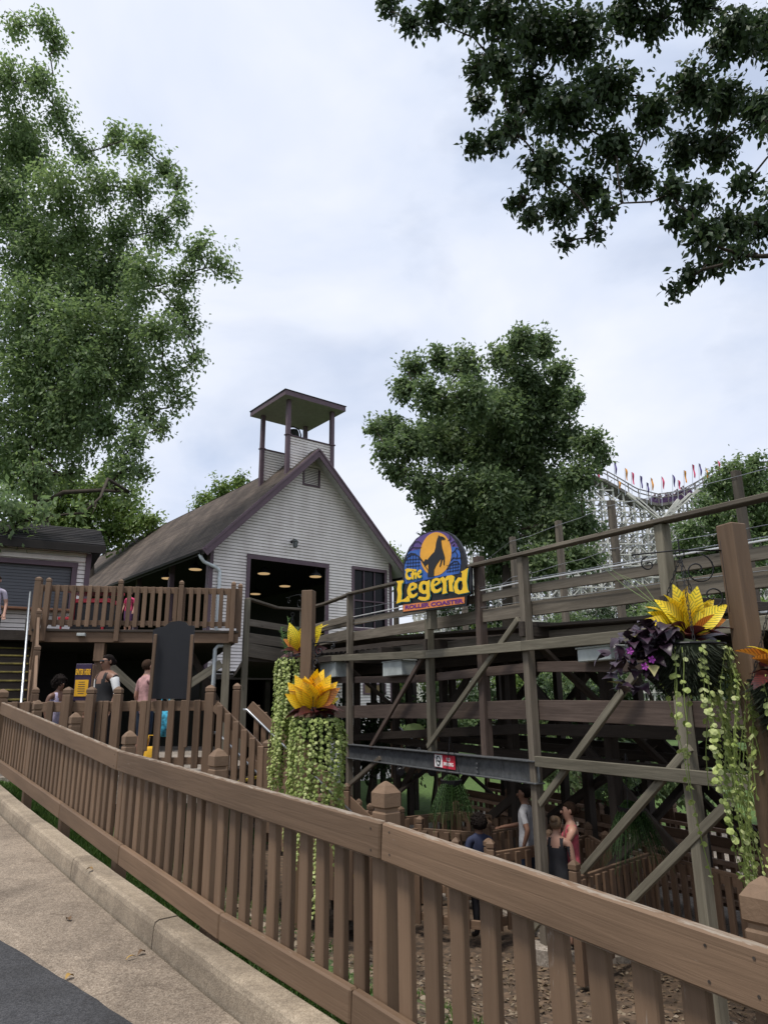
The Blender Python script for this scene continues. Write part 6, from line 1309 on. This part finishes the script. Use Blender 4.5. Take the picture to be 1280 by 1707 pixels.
person('man in grey t-shirt reaching for the queue rail', qp(872, 10.8), (-.85, .45), 1.68, SK['brown'], cloth('heather_grey', (0.34, 0.34, 0.36), .15, 25), NAVY, HAIRD, 'crop', 'tee', 'short', arms={'L': [(-.24, -.16, 1.16), (-.26, -.42, 1.10)], 'R': [(.25, .10, 1.15), (.26, .02, .92)]})
person('woman in coral pink tank top standing in the queue', qp(944, 9.7), (-.9, .1), 1.60, SK['fair'], cloth('coral_tank', (0.62, 0.12, 0.16), .2, 20), cloth('pink_shorts', (0.50, 0.07, 0.18)), HAIRB, 'pulled', 'tank', 'short', arms={'L': [(-.20, -.12, 1.16), (-.12, -.34, 1.22)], 'R': [(.20, -.14, 1.15), (.10, -.36, 1.20)]})
person('woman with hair bun and dark strap top seen from behind in the queue', qp(921, 9.5), (.5, .86), 1.46, SK['fair'], cloth('charcoal_top', (0.03, 0.03, 0.035)), cloth('dark_bottom', (0.02, 0.02, 0.022)), HAIRL, 'bun', 'tank', 'short')
person('person with curly dark hair in navy shirt in the shade under the steel beam', qp(794, 9.9), (-.3, .95), 1.42, SK['deep'], cloth('navy_shirt', (0.022, 0.028, 0.062)), cloth('black_trousers', (0.012, 0.012, 0.016)), HAIRD, 'curly', 'tee', 'long')
# bag behind the balusters
def bag(label, p, col, s_=1.0):
    p = Vector(p); t = thing('shoulder_bag', p, label, 'bag'); mb = MB(); prof = []
    for i in range(9):
        f = i / 8; prof.append((.13 * s_ * (math.sin(math.pi * (.12 + .76 * f)) ** .5) * (1.15 - .35 * f), .34 * s_ * f))
    mb.lathe(prof, 14, Matrix.Translation(p) @ Matrix.Diagonal((1, .6, 1, 1))); mb.build('sack', col, parent=t, smooth=True)
    mb = MB(); mb.tube([p + Vector((-.08, 0, .3 * s_)), p + Vector((-.05, 0, .5 * s_)), p + Vector((.05, 0, .5 * s_)), p + Vector((.08, 0, .3 * s_))], .012, 6); mb.build('strap', col, parent=t, smooth=True)
p = atY(274, 1205, 11.15); bag('bright cyan patterned bag beside the person in pink', (p.x, p.y, p.z - .2), cloth('cyan_pattern', (0.05, 0.32, 0.48), .8, 18), 1.15)
p = atY(252, 1262, 11.1); bag('yellow bag on the landing floor behind the balusters', (p.x, p.y, LZ), cloth('yellow_bag', (0.70, 0.40, 0.03), .1), 1.0)
# ------------------------------------------------------------------ signs and small things on the landing
def board():
    c = atY(288, 1105, 10.48); t = thing('black_board', (c.x, c.y, LZ), 'tall blank black board with arched top fixed to the landing rail', 'board')
    pts = [(252, 1165), (256, 1050), (264, 1046), (276, 1044), (284, 1037), (300, 1035), (310, 1037), (315, 1043), (325, 1043), (318, 1165)]
    d = Vector((1, .03, 0)).normalized(); n_ = Vector((d.y, -d.x, 0)); q = [atpl(x, y, c, n_) for x, y in pts]; Mx = plane_M(c, d)
    me = curve_mesh([[((v - c).dot(d), v.z - c.z) for v in q]], .03, M['board']); mk('panel', me, Mx, t)
    for (x0, y0, x1, y1) in ((260, 1057, 242, 1252), (321, 1058, 309, 1246)):
        a, b = atY(x0, y0, 10.38), atY(x1, y1, 10.36); beam('upright', b, a, .03, .05, M['brown2'], t, side=n_)
board()
def enter_sign():
    c = atY(138, 1137, 11.15); d = Vector((.99, .14, 0)).normalized(); Mx = plane_M(c, d); t = thing('enter_here_sign', (c.x, c.y, LZ), 'purple and yellow ENTER HERE sign box behind the landing rail', 'sign')
    pm = plain('sign_dark_purple', (0.03, 0.015, 0.05), .5); ym = plain('sign_amber', (0.75, 0.40, 0.02), .5); out = 1 if Mx.col[2].xyz.dot(-c) > 0 else -1
    h = .56; w = .24; mk('case', box_mesh(w, h, .22, pm), Mx @ Matrix.Translation((0, 0, -out * .115)), t)
    mk('side_panel', box_mesh(.02, h, .2, M['brown2']), Mx @ Matrix.Translation((w / 2 + .012, -.01, -out * .115)), t)
    mk('notice', box_mesh(w * .82, .25, .004, ym, 0), Mx @ Matrix.Translation((-.008, -.09, out * .001)), t)
    mk('lettering', text_mesh('ENTER HERE', .045, ym, .003, sx=.88, bold=.002), Mx @ Matrix.Translation((-.004, .15, out * .003)) @ Matrix.Scale(2.6, 4, (0, 1, 0)), t)
    mb = MB(); rr = random.Random(3)
    for k in range(6):
        ww = w * .5 * rr.uniform(.7, 1); mb.box((-.008, .0 - k * .034, out * .004), (ww, .009, .002))
    mb.build('fine_print', pm, Mx, t)
    beam('pedestal', Vector((c.x, c.y + .1, LZ)), Vector((c.x, c.y + .1, c.z - h / 2)), .18, .2, M['brown2'], t, side=d)
enter_sign()
def red_cart():
    a = atY(118, 1040, 16.2); x0, x1 = atY(112, 1000, 16.2).x, atY(192, 1000, 16.2).x; y = 16.2; z0 = DKZ; rd = plain('red_paint', (0.42, 0.03, 0.045), .4); t = thing('red_cart', ((x0 + x1) / 2, y, z0), 'red framed cart standing behind the deck balusters by the hut', 'cart')
    mk('cabinet', box_mesh(x1 - x0 - .3, .5, .62, M['black']), Matrix.Translation(((x0 + x1) / 2 + .1, y, z0 + .45)), t); mk('roof', box_mesh(x1 - x0 - .05, .7, .06, rd), Matrix.Translation(((x0 + x1) / 2 + .12, y, z0 + 1.04)), t)
    mk('trim', box_mesh(x1 - x0 - .25, .54, .09, rd), Matrix.Translation(((x0 + x1) / 2 + .1, y, z0 + .82)), t)
    for x in (x0 + .3, x1 - .12): beam('upright', (x, y - .27, z0 + .1), (x, y - .27, z0 + 1.02), .05, .05, rd, t)
    mk('shelf', box_mesh(.35, .45, .06, rd), Matrix.Translation((x0 + .14, y - .05, z0 + .42)), t); beam('shelf_leg', (x0 + .02, y - .2, z0), (x0 + .02, y - .2, z0 + .8), .04, .04, rd, t)
    for x in (x0 + .4, x1 - .3):
        mb = MB(); mb.lathe([(.13, -.02), (.15, 0), (.13, .02)], 14, Matrix.Translation((x, y - .28, z0 + .15)) @ Matrix.Rotation(R(90), 4, 'X')); mb.build('wheel', M['black'], parent=t)
red_cart()
def stroller():
    c = atY(690, 1222, 15.5); z0 = c.z - .85; lime = plain('lime_fabric', (0.42, 0.55, 0.20), .7); t = thing('stroller', (c.x, c.y, z0), 'stroller with pale lime canopy seen through the trestle above the steel beam', 'stroller')
    mb = MB(); n = 9; vs = []; fs = []
    for i in range(n):
        th_ = math.pi * (.02 + .5 * i / (n - 1))
        for j in range(13):
            ph = math.pi * j / 12; vs.append((c.x - .22 * math.cos(ph) * math.sin(th_ + .5) * 1.2, c.y - .25 * math.sin(ph) * math.sin(th_), c.z + .24 * math.cos(th_) * (.5 + .5 * math.sin(ph)) - .02))
    for i in range(n - 1):
        for j in range(12): fs.append((i*13+j, i*13+j+1, (i+1)*13+j+1, (i+1)*13+j))
    mb.lathe([(.26, 0), (.255, .08), (.22, .16), (.14, .225), (.02, .25)], 16, Matrix.Translation(c + Vector((0, 0, -.05)))); mb.build('canopy', lime, parent=t, smooth=True)
    mb = MB()
    for s_ in (-.2, .2):
        mb.tube([c + Vector((-.3, s_, .12)), c + Vector((.05, s_, -.2)), c + Vector((.35, s_, -.75))], .014, 6); mb.tube([c + Vector((.1, s_, -.25)), c + Vector((-.3, s_, -.75))], .014, 6)
    mb.tube([c + Vector((-.3, -.2, .12)), c + Vector((-.3, .2, .12))], .014, 6); mb.build('frame', M['steel'], parent=t, smooth=True)
    mk('seat', box_mesh(.42, .36, .12, M['black'], .03), Matrix.Translation(c + Vector((.02, 0, -.32))), t)
    for x in (-.3, .35):
        for s_ in (-.2, .2):
            mb = MB(); mb.lathe([(.07, -.015), (.09, 0), (.07, .015)], 12, Matrix.Translation(c + Vector((x, s_, -.76))) @ Matrix.Rotation(R(90), 4, 'X')); mb.build('wheel', M['black'], parent=t)
stroller()
# fallen leaves on the path and litter, grass tufts along the fence
FLM = [plain('dry_leaf_tan', (0.24, 0.15, 0.06), .8), plain('dry_leaf_brown', (0.12, 0.07, 0.035), .8), plain('dry_leaf_ochre', (0.33, 0.20, 0.05), .8)]
for i, (x, y, lab) in enumerate(((77, 1423, 'curled tan leaf on the concrete left of the kerb'), (117, 1534, 'small ochre leaf lying mid concrete path'), (210, 1600, 'thin dry twig-like leaf at the foot of the kerb near the bottom'), (155, 1450, 'tiny dark leaf lying on top of the kerb'), (242, 1587, 'brown leaf on the concrete close to the kerb'), (110, 1632, 'small brown leaf at the asphalt edge'))):
    z = .2
    for _ in range(20): p = atz(x, y, z); t_ = (p - FP).dot(TD); z = (path_z(t_) + .008) if 'top of the kerb' not in lab else kerb_z(t_) + .008
    rr = random.Random(i); me = leaf_blade(.05 if i != 2 else .07, .03 if i != 2 else .012, FLM[i % 3], .5, 5, .3)
    mk('fallen_leaf', me, aim(p, Vector((rr.uniform(-1, 1), rr.uniform(-1, 1), .05))), None, lab, 'leaf', 'fallen leaves on the path')
def litter():
    rg = np.random.default_rng(5); n = 9000; x = rg.uniform(-2, 5, n); y = rg.uniform(2.2, 9.5, n); P = []
    for a, b in zip(x, y):
        q = (a * QD.x + (b - 3) * QD.y)
        if q > .35: P.append((a, b, ground_z(a, b) + .012))
    P = np.array(P); n = len(P); az = rg.uniform(0, 6.283, n); A = unit(np.stack([np.cos(az), np.sin(az), rg.normal(size=n) * .25], 1)); Nn = rg.normal(size=(n, 3)) * .35 + np.array([0, 0, 1.]); Nn = unit(Nn - A * np.sum(Nn * A, 1, keepdims=True))
    lm = leafmat('litter_leaf', (0.07, 0.045, 0.025), (0.16, 0.115, 0.07), (0.30, 0.25, 0.19), .05); mk('leaf_litter', leaf_mesh('litter', P, A, Nn, rg.uniform(.03, .075, n), .6, [lm]), None, None, 'dry leaf litter on the slope below the fence', 'leaves', None, 'stuff')
    n = 26000; t_ = rg.uniform(-3, 8.5, n); q = .02 + .5 * rg.random(n) ** 1.5; P = []
    q2 = rg.random(n) < .3; q = np.where(q2, rg.uniform(.4, 2.6, n), q)
    for a, b in zip(t_, q):
        v = TQ(a, b, 0)
        if b > .5 and mnoise.noise(Vector((v.x * .9, v.y * .9, 0))) < .05: continue
        P.append((v.x, v.y, ground_z(v.x, v.y) - .005))
    P = np.array(P); n = len(P); A = unit(np.stack([rg.normal(size=n) * .45, rg.normal(size=n) * .45, np.ones(n)], 1)); Nn = rg.normal(size=(n, 3)); Nn = unit(Nn - A * np.sum(Nn * A, 1, keepdims=True))
    gm = leafmat('grass', (0.03, 0.07, 0.012), (0.07, 0.14, 0.025), (0.13, 0.21, 0.05), .3); mk('grass', leaf_mesh('grass', P, A, Nn, rg.uniform(.04, .10, n), .10, [gm]), None, None, 'short green grass between kerb and slope under the fence', 'grass', None, 'stuff')
litter()
